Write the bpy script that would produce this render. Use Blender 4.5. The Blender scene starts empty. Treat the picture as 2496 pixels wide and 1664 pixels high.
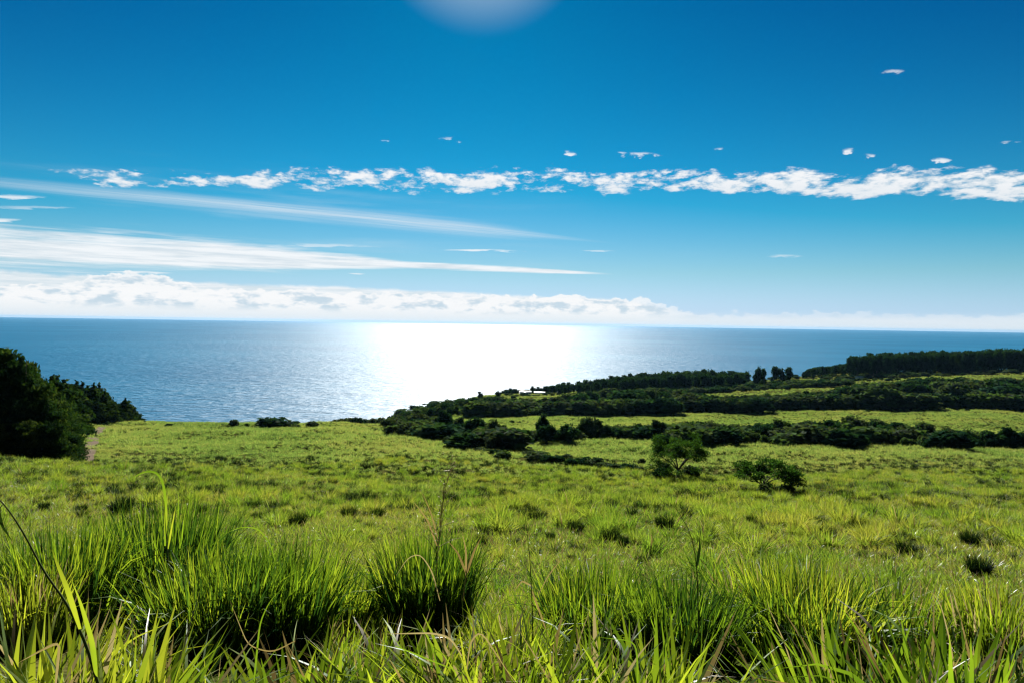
import bpy, math, random
import numpy as np
from mathutils import Vector, Matrix, Euler
random.seed(7)
rng = np.random.default_rng(7)
R = math.radians
scene = bpy.context.scene
C = scene.collection

# ------------------------------------------------------------------ camera
F = 683.0                                   # focal length in pixels of a 1024 px wide frame
PITCH, ROLL = R(1.50), 0.0150
cam_d = bpy.data.cameras.new('camera')
cam_d.sensor_width = 36.0
cam_d.lens = 36.0 * F / 1024.0
cam_d.clip_start = 0.05
cam_d.clip_end = 120000.0
cam = bpy.data.objects.new('camera', cam_d)
C.objects.link(cam)
cam_rot = Matrix.Rotation(math.pi / 2 - PITCH, 3, 'X') @ Matrix.Rotation(ROLL, 3, 'Z')
cam.matrix_world = cam_rot.to_4x4()
scene.camera = cam

def pix(px, py, Y):
    """point at depth Y on the line of sight through a pixel of the 1024 x 682 frame"""
    d = cam_rot @ Vector(((px - 512) / F, (341 - py) / F, -1.0))
    return d * (Y / d.y)

# ------------------------------------------------------------------ render and exposure
vs = scene.view_settings
vs.view_transform = 'Standard'
vs.look = 'None'
EXPO = 1.5
vs.exposure = EXPO
vs.gamma = 1.0
try: vs.use_curve_mapping = False
except Exception: pass
scene.render.engine = 'CYCLES'
cy = scene.cycles
cy.use_denoising = True
cy.max_bounces = 8
cy.diffuse_bounces = 1
cy.glossy_bounces = 2
cy.transmission_bounces = 4
cy.transparent_max_bounces = 4
cy.volume_bounces = 0
cy.sample_clamp_indirect = 6.0
cy.filter_width = 1.3

# ------------------------------------------------------------------ node helper
class G:
    def __init__(s, tree): s.t = tree
    def node(s, typ, **kw):
        n = s.t.nodes.new(typ)
        for k, v in kw.items(): setattr(n, k, v)
        return n
    def put(s, sock, v):
        if isinstance(v, bpy.types.NodeSocket): s.t.links.new(v, sock)
        elif v is not None: sock.default_value = v
    def m(s, op, a, b=None, c=None, clamp=False):
        n = s.node('ShaderNodeMath', operation=op); n.use_clamp = clamp
        s.put(n.inputs[0], a)
        if b is not None: s.put(n.inputs[1], b)
        if c is not None: s.put(n.inputs[2], c)
        return n.outputs[0]
    def add(s, *a):
        r = a[0]
        for x in a[1:]: r = s.m('ADD', r, x)
        return r
    def sub(s, a, b): return s.m('SUBTRACT', a, b)
    def mul(s, *a):
        r = a[0]
        for x in a[1:]: r = s.m('MULTIPLY', r, x)
        return r
    def lin(s, terms, const=0.0):
        r = const
        for v, k in terms: r = s.m('MULTIPLY_ADD', v, k, r)
        return r
    def step(s, v, lo, hi, a=0.0, b=1.0):
        n = s.node('ShaderNodeMapRange', interpolation_type='SMOOTHSTEP')
        s.put(n.inputs[0], v); s.put(n.inputs[1], lo); s.put(n.inputs[2], hi); s.put(n.inputs[3], a); s.put(n.inputs[4], b)
        return n.outputs[0]
    def ramp(s, v, lo, hi, a=0.0, b=1.0):
        n = s.node('ShaderNodeMapRange', interpolation_type='LINEAR')
        s.put(n.inputs[0], v); s.put(n.inputs[1], lo); s.put(n.inputs[2], hi); s.put(n.inputs[3], a); s.put(n.inputs[4], b)
        return n.outputs[0]
    def vec(s, x, y, z):
        n = s.node('ShaderNodeCombineXYZ')
        for i, v in enumerate((x, y, z)): s.put(n.inputs[i], v)
        return n.outputs[0]
    def noise(s, v, scale, detail=4.0, rough=0.55, dist=0.0, dim='3D'):
        n = s.node('ShaderNodeTexNoise', noise_dimensions=dim)
        s.put(n.inputs['Vector'], v); n.inputs['Scale'].default_value = scale
        n.inputs['Detail'].default_value = detail; n.inputs['Roughness'].default_value = rough
        n.inputs['Distortion'].default_value = dist
        return n.outputs['Fac']
    def mix(s, f, a, b, blend='MIX'):
        n = s.node('ShaderNodeMix', data_type='RGBA', blend_type=blend)
        s.put(n.inputs[0], f)
        for i, v in ((6, a), (7, b)):
            if isinstance(v, (tuple, list)): v = tuple(v) + (1.0,) if len(v) == 3 else tuple(v)
            s.put(n.inputs[i], v)
        return n.outputs[2]

# ------------------------------------------------------------------ sky
SUN_EL, SUN_AZ = R(31.0), R(-3.1)            # azimuth from +Y towards +X
sun_dir = Vector((math.sin(SUN_AZ) * math.cos(SUN_EL), math.cos(SUN_AZ) * math.cos(SUN_EL), math.sin(SUN_EL)))
SKY = 0.05
world = bpy.data.worlds.new('World')
scene.world = world
world.use_nodes = True
wt = world.node_tree
wt.nodes.clear()
g = G(wt)
bg = g.node('ShaderNodeBackground'); bg.inputs['Strength'].default_value = SKY
wo = g.node('ShaderNodeOutputWorld'); wt.links.new(bg.outputs[0], wo.inputs[0])
nish = g.node('ShaderNodeTexSky', sky_type='NISHITA')
nish.sun_disc = False
nish.sun_elevation = SUN_EL
nish.sun_rotation = SUN_AZ
nish.altitude = 100.0
nish.air_density = 1.0
nish.dust_density = 0.06
nish.ozone_density = 3.0
tc = g.node('ShaderNodeTexCoord')
sep = g.node('ShaderNodeSeparateXYZ'); wt.links.new(tc.outputs['Generated'], sep.inputs[0])
X, Y_, Z = sep.outputs
ns_ = g.node('ShaderNodeSeparateColor'); wt.links.new(nish.outputs[0], ns_.inputs[0])
KK = 1.0 / (SKY * 2 ** EXPO)
cc_ = g.node('ShaderNodeCombineColor')                        # deep, clear tropical blue: the red end of the sky is held back
g.put(cc_.inputs[0], g.mul(g.m('MAXIMUM', g.sub(ns_.outputs[0], 4.3), 0.0), 0.085 * KK))
sky_g = g.mul(g.m('MAXIMUM', g.sub(ns_.outputs[1], 2.0), 0.0), 0.080 * KK)
sky_b = g.mul(g.m('MAXIMUM', g.sub(ns_.outputs[2], 2.6), 0.0), 0.098 * KK)
g.put(cc_.inputs[1], sky_g)
g.put(cc_.inputs[2], g.m('MAXIMUM', sky_b, g.mul(sky_g, 1.22)))
sky = cc_.outputs[0]
K = 1.0 / (SKY * 2 ** EXPO)
def rgb(r_, g_, b_): return (r_ * K, g_ * K, b_ * K)
# pale air low over the sea
hz = g.m('POWER', 2.718, g.mul(g.m('ABSOLUTE', Z), -16.0))
sky = g.mix(g.mul(hz, 0.93), sky, rgb(0.50, 0.71, 0.90))
# bright aureole close round the sun, just above the frame
sd = g.lin(((X, sun_dir.x), (Y_, sun_dir.y), (Z, sun_dir.z)))
sky = g.mix(g.mul(g.step(sd, math.cos(R(8.8)), 1.0), 0.36), sky, rgb(0.80, 0.93, 1.0))
front = g.step(Y_, 0.15, 0.45)
U = g.m('DIVIDE', X, g.m('MAXIMUM', Y_, 0.2))
P = tc.outputs['Generated']
def P3(kx, kz, off=0.0):                    # direction, stretched: larger kz = flatter clouds
    return g.vec(g.mul(X, kx), g.m('MULTIPLY_ADD', Y_, kx * 0.5, off), g.mul(Z, kz))
white = rgb(0.93, 0.955, 0.98)

# thin high veils
nv = g.noise(P3(2.2, 26.0, 3.0), 1.0, 5, 0.6)
band = g.mul(g.step(Z, 0.03, 0.09), g.step(Z, 0.24, 0.13), g.step(U, 0.45, -0.5))
sky = g.mix(g.mul(g.step(nv, 0.50, 0.80), band, 0.40), sky, rgb(0.62, 0.78, 0.88))

# long straight cirrus streak, falling to the right
dl = g.lin(((Z, 1.0), (Y_, -0.1312), (X, 0.0827)))
thick = g.mul(g.step(U, 0.17, -0.10), g.step(U, -0.95, -0.25, 0.35, 1.0))
fan = g.noise(g.vec(g.mul(X, 1.2), g.mul(Y_, 1.2), g.mul(dl, 130.0)), 1.0, 4, 0.6)
core = g.step(g.m('ABSOLUTE', g.lin(((g.sub(fan, 0.5), 0.010), (dl, 1.0)))), g.m('MULTIPLY_ADD', thick, 0.0145, 0.002), 0.0)
fib = g.noise(g.vec(g.mul(X, 5.0), g.mul(Y_, 3.0), g.mul(dl, 420.0)), 1.0, 5, 0.65)
streak = g.mul(core, thick, g.step(fan, 0.15, 0.6, 0.35, 1.0), g.step(fib, 0.25, 0.62, 0.35, 1.0), front)
sky = g.mix(g.mul(streak, 0.68), sky, rgb(0.80, 0.86, 0.91))

# the white layered sheet on the left and its long tail
dS = g.lin(((Z, 1.0), (Y_, -0.0783), (X, 0.030)))
halfw = g.m('MULTIPLY_ADD', g.step(U, -0.12, -0.45), 0.021, g.mul(g.step(U, 0.22, -0.05), 0.0055))
ns = g.noise(g.vec(g.mul(X, 4.0), g.mul(Y_, 2.0), g.mul(Z, 110.0)), 1.0, 6, 0.6)
ns2 = g.noise(g.vec(g.mul(X, 13.0), g.mul(Y_, 7.0), g.mul(Z, 210.0)), 1.0, 4, 0.6)
sh = g.lin(((g.m('DIVIDE', g.m('ABSOLUTE', dS), g.m('MAXIMUM', halfw, 0.0005)), -1.0), (ns, 1.5), (ns2, 0.7)), 0.05)
sheet = g.mul(g.step(sh, 0.05, 0.85), front, g.step(halfw, 0.0008, 0.003))
sky = g.mix(g.mul(sheet, 0.95), sky, g.mix(g.step(ns2, 0.3, 0.65), rgb(0.70, 0.78, 0.84), white))

# little flat streaks: (u, v, half length, half height, strength), v = height over depth
for (u0, v0, lu, lv, st) in ((-0.75, .1735, .085, .0030, .75), (-0.78, .140, .09, .0022, .8), (-0.70, .158, .08, .003, .4),
                             (-0.045, .1060, .060, .0018, .85), (0.125, .1068, .035, .0016, .8), (0.398, .1030, .034, .0030, .85),
                             (-0.28, .110, .08, .0025, .45), (-0.55, .0665, .055, .0018, .85), (-0.23, .0690, .016, .0012, .7)):
    v_ = g.m('DIVIDE', Z, g.m('MAXIMUM', Y_, 0.2))
    a = g.m('POWER', g.m('ABSOLUTE', g.m('DIVIDE', g.sub(U, u0), lu)), 2.0)
    wob = g.sub(g.noise(P3(22.0, 150.0, u0 * 31), 1.0, 5, 0.62), 0.5)
    b = g.m('POWER', g.m('ABSOLUTE', g.lin(((g.sub(v_, v0), 1.0 / lv), (wob, 5.5)))), 2.0)
    s_ = g.step(g.lin(((a, -1.0), (b, -0.8), (wob, 3.5)), 0.8), -0.1, 1.1)
    sky = g.mix(g.mul(s_, st, front), sky, white)

# the line of small broken cumulus
dA = g.lin(((Z, 1.0), (Y_, -0.2080), (X, -0.0075)))
w_a = g.m('MULTIPLY_ADD', g.step(U, -0.6, 0.1), 0.0030, 0.0125)
n1 = g.noise(P3(19.0, 58.0), 1.0, 7, 0.62, 0.2)
n2 = g.noise(P3(60.0, 135.0, 5.0), 1.0, 5, 0.62, 0.15)
q = g.m('POWER', g.m('DIVIDE', dA, w_a), 2.0)
dens = g.lin(((q, -0.24), (n1, 1.8), (n2, 0.85), (g.step(U, -0.55, -0.35), 0.05)), -1.205)
dens = g.lin(((g.step(U, 0.20, 0.60), 0.09), (g.step(U, -0.54, -0.70), -0.35), (dens, 1.0), (g.step(U, -0.30, 0.0), 0.03)))
cl = g.m('POWER', g.step(dens, -0.02, 0.34), 0.8)
shade = g.mix(g.step(g.lin(((n2, 0.6), (n1, 0.4))), 0.38, 0.58), rgb(0.60, 0.72, 0.80), rgb(0.96, 0.96, 0.97))
shade = g.mix(g.step(dA, -0.018, 0.010), g.mix(0.35, shade, rgb(0.62, 0.72, 0.80)), shade)
sky = g.mix(g.mul(cl, front, 0.95), sky, shade)
# stray puffs above that line
for (u0, v0, lu, lv) in ((0.55, .373, .020, .0055), (-0.096, .2665, .017, .0040), (0.078, .2500, .013, .0035), (0.155, .2500, .012, .0025),
                         (0.185, .2490, .028, .0040), (0.488, .2595, .013, .0040), (0.515, .2520, .014, .0030), (0.62, .248, .016, .003),
                         (0.30, .2575, .012, .003), (0.722, .274, .02, .003), (-0.19, .262, .012, .002)):
    v_ = g.m('DIVIDE', Z, g.m('MAXIMUM', Y_, 0.2))
    wob = g.sub(g.noise(P3(55.0, 120.0, u0 * 17), 1.0, 4, 0.6), 0.5)
    a = g.m('POWER', g.m('ABSOLUTE', g.m('DIVIDE', g.sub(U, u0), lu)), 2.0)
    b = g.m('POWER', g.m('ABSOLUTE', g.lin(((g.sub(v_, v0), 1.0 / lv), (g.sub(U, u0), 4.0), (wob, 5.0)))), 2.0)
    s_ = g.step(g.lin(((a, -1.0), (b, -0.8), (wob, 5.5)), 0.55), -0.1, 1.3)
    sky = g.mix(g.mul(s_, 0.85, front), sky, white)

# cumulus bank standing on the horizon: towers in front of a pale layer
lowm = g.step(U, 0.30, 0.14)                                 # full bank left of this, low remnants right
nb = g.noise(g.vec(g.mul(X, 6.0), g.mul(Y_, 4.0), 0.3), 1.0, 3, 0.5)
np_ = g.noise(P3(46.0, 78.0, 2.0), 1.0, 8, 0.66, 0.25)
vor = g.node('ShaderNodeTexVoronoi', feature='SMOOTH_F1'); g.put(vor.inputs['Vector'], P3(75.0, 105.0, 1.0)); vor.inputs['Scale'].default_value = 1.0
vor.inputs['Smoothness'].default_value = 0.35
bil = vor.outputs['Distance']
# back layer, smooth top
topb = g.lin(((g.step(U, -0.30, 0.30), -0.012), (nb, 0.012), (g.step(U, -0.46, -0.56), 0.004)), 0.0440)
topb = g.mul(topb, g.m('MULTIPLY_ADD', lowm, 0.55, 0.45))
back = g.step(g.lin(((topb, 1.0), (Z, -1.0), (g.sub(np_, 0.5), 0.010))), 0.0, 0.006)
sky = g.mix(g.mul(back, front, g.m('MULTIPLY_ADD', lowm, 0.55, 0.35)), sky, g.mix(g.step(g.noise(P3(10, 160.0), 1.0, 4, 0.6), 0.35, 0.62), rgb(0.70, 0.79, 0.84), rgb(0.93, 0.94, 0.955)))
# towers
tow = g.noise(g.vec(g.mul(X, 11.0), g.mul(Y_, 6.0), 1.7), 1.0, 4, 0.6)
bump_l = g.mul(g.step(g.m('ABSOLUTE', g.sub(U, -0.55)), 0.11, 0.02), 0.014)
bump_r = g.mul(g.step(g.m('ABSOLUTE', g.sub(U, -0.10)), 0.22, 0.05), 0.002)
topt = g.lin(((tow, 0.030), (bump_l, 1.0), (bump_r, 1.0)), 0.0210)
topt = g.mul(topt, g.m('MULTIPLY_ADD', lowm, 0.60, 0.40))
ed = g.lin(((topt, 1.0), (Z, -1.0), (g.sub(np_, 0.5), 0.026), (bil, -0.008)), 0.009)
towm = g.step(ed, 0.0, 0.0028)
inner = g.mul(g.step(ed, 0.0015, 0.0075), g.step(g.lin(((g.noise(P3(26.0, 62.0, 9.0), 1.0, 5, 0.62), 0.8), (np_, 0.2))), 0.53, 0.40), g.step(Z, 0.008, 0.02))
tcol = g.mix(g.mul(inner, 0.75), rgb(0.96, 0.965, 0.97), rgb(0.42, 0.60, 0.73))
sky = g.mix(g.mul(towm, front, g.m('MULTIPLY_ADD', lowm, 0.60, 0.30)), sky, tcol)
# milky base above the water
base = g.mul(g.step(Z, 0.024, 0.002), 0.80)
sky = g.mix(base, sky, rgb(0.78, 0.845, 0.885))
wt.links.new(sky, bg.inputs['Color'])
world.cycles.sampling_method = 'MANUAL'
world.cycles.sample_map_resolution = 512

# ------------------------------------------------------------------ sun
sl = bpy.data.lights.new('sun', 'SUN')
sl.energy = 5.0
sl.angle = R(0.53)
sl.color = (1.0, 0.955, 0.87)
so = bpy.data.objects.new('sun', sl); C.objects.link(so)
so.rotation_mode = 'QUATERNION'
so.rotation_quaternion = sun_dir.to_track_quat('Z', 'Y')
so.location = sun_dir * 60

# ------------------------------------------------------------------ terrain heights
SEA = -112.0
hor = lambda px: 323.2 + (px - 512) * 0.0150
ROWS = [0.3, 2, 4, 7, 12, 20, 34, 55, 78, 95, 120, 180, 230, 260, 330, 400, 440, 480, 560, 640, 760, 850, 950, 1100, 1300]
near = [-1.55, -1.75, -2.25, -3.25, -4.75, -6.7, -9.9, -14.1, -18.7, -21.5, -25.7, -33.5, -39.1, -43.0]
def t(Yd, *ts): return [-y * v for y, v in zip(Yd, ts)]
far = [330, 400, 440, 480, 560, 640, 760, 850, 950, 1100, 1300]
D = -118.0
COLS = {
 -400: [-49.0, -58.0, -64, -88, D, D, D, D, D, D, D],
 0:    [-51.0, -60.5, -66, -88, D, D, D, D, D, D, D],
 140:  [-51.0, -61.0, -67, -90, D, D, D, D, D, D, D],
 260:  [-50.5, -61.0, -67, -92, D, D, D, D, D, D, D],
 350:  [-50.5, -60.5, -66, -92, D, D, D, D, D, D, D],
 385:  [-52.0, -62.0, -66, -74, -100, D, D, D, D, D, D],
 405:  t(far, .153, .149, .147, .143, .146, .184, .2, .2, .2, .2, .2),
 430:  t(far, .150, .146, .142, .139, .131, .130, .160, .2, .2, .2, .2),
 470:  t(far, .148, .141, .138, .134, .122, .1114, .1055, .103, .125, .2, .2),
 560:  t(far, .1460, .138, .134, .1305, .111, .1066, .1007, .0963, .100, .2, .2),
 700:  t(far, .1485, .136, .129, .1225, .103, .0978, .089, .086, .083, .12, .2),
 850:  t(far, .1430, .130, .1225, .1150, .0900, .083, .0726, .062, .058, .11, .2),
 1024: t(far, .1455, .1265, .1180, .1110, .0800, .0688, .0586, .0545, .052, .10, .2),
 1400: t(far, .1455, .1265, .1180, .1110, .0750, .0650, .0550, .0520, .050, .10, .2)}
cpx = np.array(sorted(COLS)); cu = (cpx - 512) / F
tab = np.array([near[:14] + COLS[int(c)] for c in cpx])
tab = np.maximum(tab, -120.0)
NU, NL = 361, 520
gu = np.linspace(cu[0], cu[-1], NU); gl = np.linspace(math.log(0.3), math.log(1300), NL)
tmp = np.array([np.interp(gl, np.log(ROWS), r_) for r_ in tab])
grid = np.array([np.interp(gu, cu, tmp[:, j]) for j in range(NL)]).T
def blur(a, s, ax):
    k = np.exp(-0.5 * (np.arange(-3 * s, 3 * s + 1) / s) ** 2); k /= k.sum()
    pad = [(0, 0), (0, 0)]; pad[ax] = (3 * s, 3 * s)
    b = np.pad(a, pad, mode='edge')
    return np.apply_along_axis(lambda v: np.convolve(v, k, 'valid'), ax, b)
grid = blur(blur(grid, 4, 1), 3, 0)
def bilerp(gr, fu, fl):
    fu = np.clip(fu, 0, NU - 1.001); fl = np.clip(fl, 0, NL - 1.001)
    i = fu.astype(int); j = fl.astype(int); a = fu - i; b = fl - j
    return gr[i, j] * (1 - a) * (1 - b) + gr[i + 1, j] * a * (1 - b) + gr[i, j + 1] * (1 - a) * b + gr[i + 1, j + 1] * a * b
wv = [(rng.uniform(0, 6.28), rng.uniform(0, 6.28)) for _ in range(40)]
def undul(x, y):
    s = 0
    for i, (L_, A) in enumerate(((90, .9), (61, .7), (43, .5), (27, .35), (17, .22), (9, .12), (5.3, .07))):
        a, p = wv[i]; b, p2 = wv[i + 10]
        s = s + A * np.sin((x * math.cos(a) + y * math.sin(a)) * 6.283 / L_ + p) * np.sin((x * math.cos(b) + y * math.sin(b)) * 6.283 / (L_ * 1.37) + p2)
    return s
def height(x, y):
    x = np.asarray(x, float); y = np.asarray(y, float)
    r_ = np.hypot(x, y)
    Ye = np.maximum(y, 0.42 * r_) + 1e-6
    u = np.clip(x / Ye, gu[0], gu[-1])
    z = bilerp(grid, (u - gu[0]) / (gu[1] - gu[0]), (np.log(np.clip(Ye, 0.3, 1299)) - gl[0]) / (gl[1] - gl[0]))
    w = np.clip((0.42 * r_ - y) / (0.6 * r_ + 1e-6), 0, 1)       # the hill behind the camera rises
    w = w * w * (3 - 2 * w)
    z = z * (1 - w) + (-1.55 + 30 * np.tanh(0.16 * r_ / 30)) * w
    k = np.clip((r_ - 5) / 60, 0, 1)
    return z + undul(x, y) * k * np.clip((z + 105) / 30, 0, 1)
def hz1(x, y): return float(height(np.array([x]), np.array([y]))[0])
_Ys = np.exp(np.linspace(math.log(3.0), math.log(1150), 900))
def ground_at(px, py, ymin=0.0):
    """nearest ground point seen at a pixel"""
    u = (px - 512) / F
    z = height(u * _Ys, _Ys)
    prj = hor(px) + F * (-z / _Ys)
    ok = np.where((prj <= py) & (_Ys >= ymin))[0]
    Yd = _Ys[ok[0]] if len(ok) else _Ys[-1]
    return float(u * Yd), float(Yd)

# ------------------------------------------------------------------ mesh helpers
def mesh_from(name, V, quads=None, tris=None, mats=(), mat_idx=None, smooth=False):
    me = bpy.data.meshes.new(name)
    V = np.asarray(V, np.float32)
    nq = 0 if quads is None else len(quads); nt = 0 if tris is None else len(tris)
    loops = np.concatenate([np.asarray(a, np.int32).ravel() for a in (quads, tris) if a is not None and len(a)])
    me.vertices.add(len(V)); me.vertices.foreach_set('co', V.ravel())
    me.loops.add(len(loops)); me.loops.foreach_set('vertex_index', loops)
    st = np.concatenate([np.arange(nq) * 4, nq * 4 + np.arange(nt) * 3]).astype(np.int32)
    me.polygons.add(nq + nt); me.polygons.foreach_set('loop_start', st)
    try: me.polygons.foreach_set('loop_total', np.concatenate([np.full(nq, 4), np.full(nt, 3)]).astype(np.int32))
    except Exception: pass
    if mat_idx is not None: me.polygons.foreach_set('material_index', np.asarray(mat_idx, np.int32))
    if smooth: me.polygons.foreach_set('use_smooth', np.ones(nq + nt, bool))
    for m_ in mats: me.materials.append(m_)
    me.update(calc_edges=True)
    me.validate()
    return me
def link(name, me, parent=None, loc=None, coll=C):
    o = bpy.data.objects.new(name, me); coll.objects.link(o)
    if parent: o.parent = parent
    if loc is not None: o.location = loc
    return o
def tag(o, label=None, cat=None, group=None, kind=None):
    for k, v in (('label', label), ('category', cat), ('group', group), ('kind', kind)):
        if v: o[k] = v
    return o
class MB:
    """collects tubes and boxes into one mesh"""
    def __init__(s): s.v, s.q, s.n = [], [], 0
    def tube(s, pts, rad, k=6):
        pts = [np.array(p, float) for p in pts]
        for i, p in enumerate(pts):
            d = pts[min(i + 1, len(pts) - 1)] - pts[max(i - 1, 0)]; d /= np.linalg.norm(d) + 1e-9
            a = np.cross(d, (0.31, 0.95, 0.1)); a /= np.linalg.norm(a) + 1e-9; b = np.cross(d, a)
            for j in range(k):
                th = 6.2832 * j / k
                s.v.append(p + rad[i] * (a * math.cos(th) + b * math.sin(th)))
        for i in range(len(pts) - 1):
            for j in range(k):
                o = s.n + i * k; s.q.append((o + j, o + (j + 1) % k, o + k + (j + 1) % k, o + k + j))
        s.n += len(pts) * k
    def poly(s, vs, qs):
        s.v += [np.array(v, float) for v in vs]; s.q += [tuple(s.n + i for i in q) for q in qs]; s.n += len(vs)
    def box(s, x0, x1, y0, y1, z0, z1):
        s.poly([(x, y, z) for z in (z0, z1) for y in (y0, y1) for x in (x0, x1)],
               [(0, 2, 3, 1), (4, 5, 7, 6), (0, 1, 5, 4), (2, 6, 7, 3), (0, 4, 6, 2), (1, 3, 7, 5)])
    def mesh(s, name, mat, smooth=False): return mesh_from(name, np.array(s.v), quads=s.q, mats=[mat], smooth=smooth)

def foliage(blobs, n, size, r_=rng, shell=(0.62, 1.04), flat=0.35, droop=0.0, long=1.0):
    """n leaf sprays spread through the outer part of ellipsoid clumps (cx, cy, cz, rx, ry, rz)"""
    B = np.array(blobs, float)
    vol = (B[:, 3] * B[:, 4] * B[:, 5]) ** (2 / 3); pr = vol / vol.sum()
    k = r_.choice(len(B), n, p=pr)
    d = r_.normal(size=(n, 3)); d /= np.linalg.norm(d, axis=1)[:, None]
    rad = r_.uniform(shell[0], shell[1], n) ** 0.7
    c = B[k, :3] + d * B[k, 3:] * rad[:, None]
    nrm = d * flat + r_.normal(size=(n, 3)) * 0.6; nrm /= np.linalg.norm(nrm, axis=1)[:, None]
    a = np.cross(nrm, r_.normal(size=(n, 3))); a[:, 2] -= droop; a /= np.linalg.norm(a, axis=1)[:, None]
    b = np.cross(nrm, a); b /= np.linalg.norm(b, axis=1)[:, None] + 1e-9
    s = (size * r_.uniform(0.55, 1.35, n))[:, None]
    sa, sb = s * long, s * 0.62
    V = np.stack([c - a * sa, c + b * sb - a * sa * 0.1, c + a * sa, c - b * sb + a * sa * 0.15], 1).reshape(-1, 3)
    Q = np.arange(n * 4).reshape(n, 4)
    return V, Q

def blades(n, base, az, th0, bend, length, width, segs=4, twist=None, power=1.4):
    """n curved tapering blades; every argument an array of length n (base: n x 3)"""
    tt = np.linspace(0, 1, segs + 1)
    th = th0[:, None] + bend[:, None] * tt[None, :] ** power
    seg = length[:, None] / segs
    thm = 0.5 * (th[:, 1:] + th[:, :-1])
    hx = np.concatenate([np.zeros((n, 1)), np.cumsum(np.sin(thm) * seg, 1)], 1)
    hzv = np.concatenate([np.zeros((n, 1)), np.cumsum(np.cos(thm) * seg, 1)], 1)
    ca, sa = np.cos(az)[:, None], np.sin(az)[:, None]
    P_ = np.stack([base[:, 0:1] + hx * ca, base[:, 1:2] + hx * sa, base[:, 2:3] + hzv], 2)
    tw = (rng.uniform(-1.2, 1.2, n) if twist is None else twist)[:, None] + 0.8 * tt[None, :] * rng.uniform(-1, 1, n)[:, None]
    side = np.stack([-sa * np.cos(tw) - ca * np.cos(th) * np.sin(tw) * -1, ca * np.cos(tw) + sa * np.cos(th) * np.sin(tw), -np.sin(th) * np.sin(tw)], 2)
    w = width[:, None] * 0.5 * np.clip(np.minimum(0.45 + 1.6 * tt, 1.0) * (1 - tt ** 2.2), 0.03, 1)[None, :]
    A = P_ - side * w[:, :, None]; Bv = P_ + side * w[:, :, None]
    V = np.stack([A, Bv], 2).reshape(n, -1, 3)
    m_ = 2 * (segs + 1)
    q = np.array([[2 * i, 2 * i + 1, 2 * i + 3, 2 * i + 2] for i in range(segs)])
    Q = (np.arange(n)[:, None, None] * m_ + q[None]).reshape(-1, 4)
    return V.reshape(-1, 3), Q
def join(parts):
    V, Q, n = [], [], 0
    for v, q in parts: V.append(v); Q.append(q + n); n += len(v)
    return np.concatenate(V), np.concatenate(Q)

# ------------------------------------------------------------------ materials
def new_mat(name):
    m_ = bpy.data.materials.new(name); m_.use_nodes = True; m_.node_tree.nodes.clear()
    gg = G(m_.node_tree); out = gg.node('ShaderNodeOutputMaterial')
    return m_, gg, out
def leaf_mat(name, cols, trans=0.45, tcol=None, gloss=0.06, rough=0.35, pscale=0.05, rnd=0.5, spots=0.0):
    m_, gg, out = new_mat(name)
    oi = gg.node('ShaderNodeObjectInfo'); geo = gg.node('ShaderNodeNewGeometry')
    big = gg.noise(geo.outputs['Position'], pscale, 4, 0.6)
    isl = geo.outputs['Random Per Island']
    f = gg.lin(((big, 2.0), (oi.outputs['Random'], rnd), (isl, 0.45)), -1.0 - rnd * 0.5 + 0.275)
    cr = gg.node('ShaderNodeValToRGB'); gg.put(cr.inputs[0], f)
    el = cr.color_ramp.elements
    while len(el) < len(cols): el.new(0.5)
    for i, c in enumerate(cols):
        el[i].position = i / (len(cols) - 1); el[i].color = (*c, 1)
    col = cr.outputs[0]
    val = gg.m('MULTIPLY_ADD', isl, 0.5, 0.75)
    col = gg.mix(1.0, col, gg.vec(val, val, val), 'MULTIPLY')
    di = gg.node('ShaderNodeBsdfDiffuse'); gg.put(di.inputs[0], col)
    tr = gg.node('ShaderNodeBsdfTranslucent'); gg.put(tr.inputs[0], gg.mix(1.0, col, (*(tcol or (1.5, 1.45, 0.7)), 1), 'MULTIPLY'))
    mx = gg.node('ShaderNodeMixShader'); mx.inputs[0].default_value = trans
    m_.node_tree.links.new(di.outputs[0], mx.inputs[1]); m_.node_tree.links.new(tr.outputs[0], mx.inputs[2])
    gl_ = gg.node('ShaderNodeBsdfGlossy'); gl_.inputs['Roughness'].default_value = rough
    gl_.inputs[0].default_value = (0.9, 0.95, 1.0, 1)
    lw = gg.node('ShaderNodeLayerWeight'); lw.inputs[0].default_value = 0.35
    mg = gg.node('ShaderNodeMixShader'); gg.put(mg.inputs[0], gg.m('MULTIPLY_ADD', lw.outputs['Fresnel'], gloss * 2.0, gloss * 0.5))
    m_.node_tree.links.new(mx.outputs[0], mg.inputs[1]); m_.node_tree.links.new(gl_.outputs[0], mg.inputs[2])
    m_.node_tree.links.new(mg.outputs[0], out.inputs[0])
    return m_
M_blade = leaf_mat('grass_blade', [(0.028, 0.070, 0.010), (0.085, 0.150, 0.018), (0.190, 0.235, 0.040)], 0.40, (2.2, 2.0, 0.6), 0.012, 0.5, 0.9, 0.5)
M_field = leaf_mat('field_grass', [(0.052, 0.112, 0.022), (0.100, 0.170, 0.032), (0.138, 0.195, 0.044), (0.172, 0.190, 0.056)], 0.46, (1.9, 1.75, 0.6), 0.008, 0.5, 0.09, 0.6)
M_far = leaf_mat('far_grass', [(0.074, 0.135, 0.040), (0.118, 0.190, 0.056), (0.155, 0.208, 0.064), (0.178, 0.195, 0.072)], 0.46, (1.9, 1.8, 1.0), 0.0, 0.5, 0.02, 0.6)
M_dry = leaf_mat('dry_grass', [(0.11, 0.075, 0.030), (0.20, 0.155, 0.065), (0.30, 0.26, 0.15)], 0.40, (1.25, 1.2, 0.9), 0.03, 0.45, 1.3, 0.5)
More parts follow.
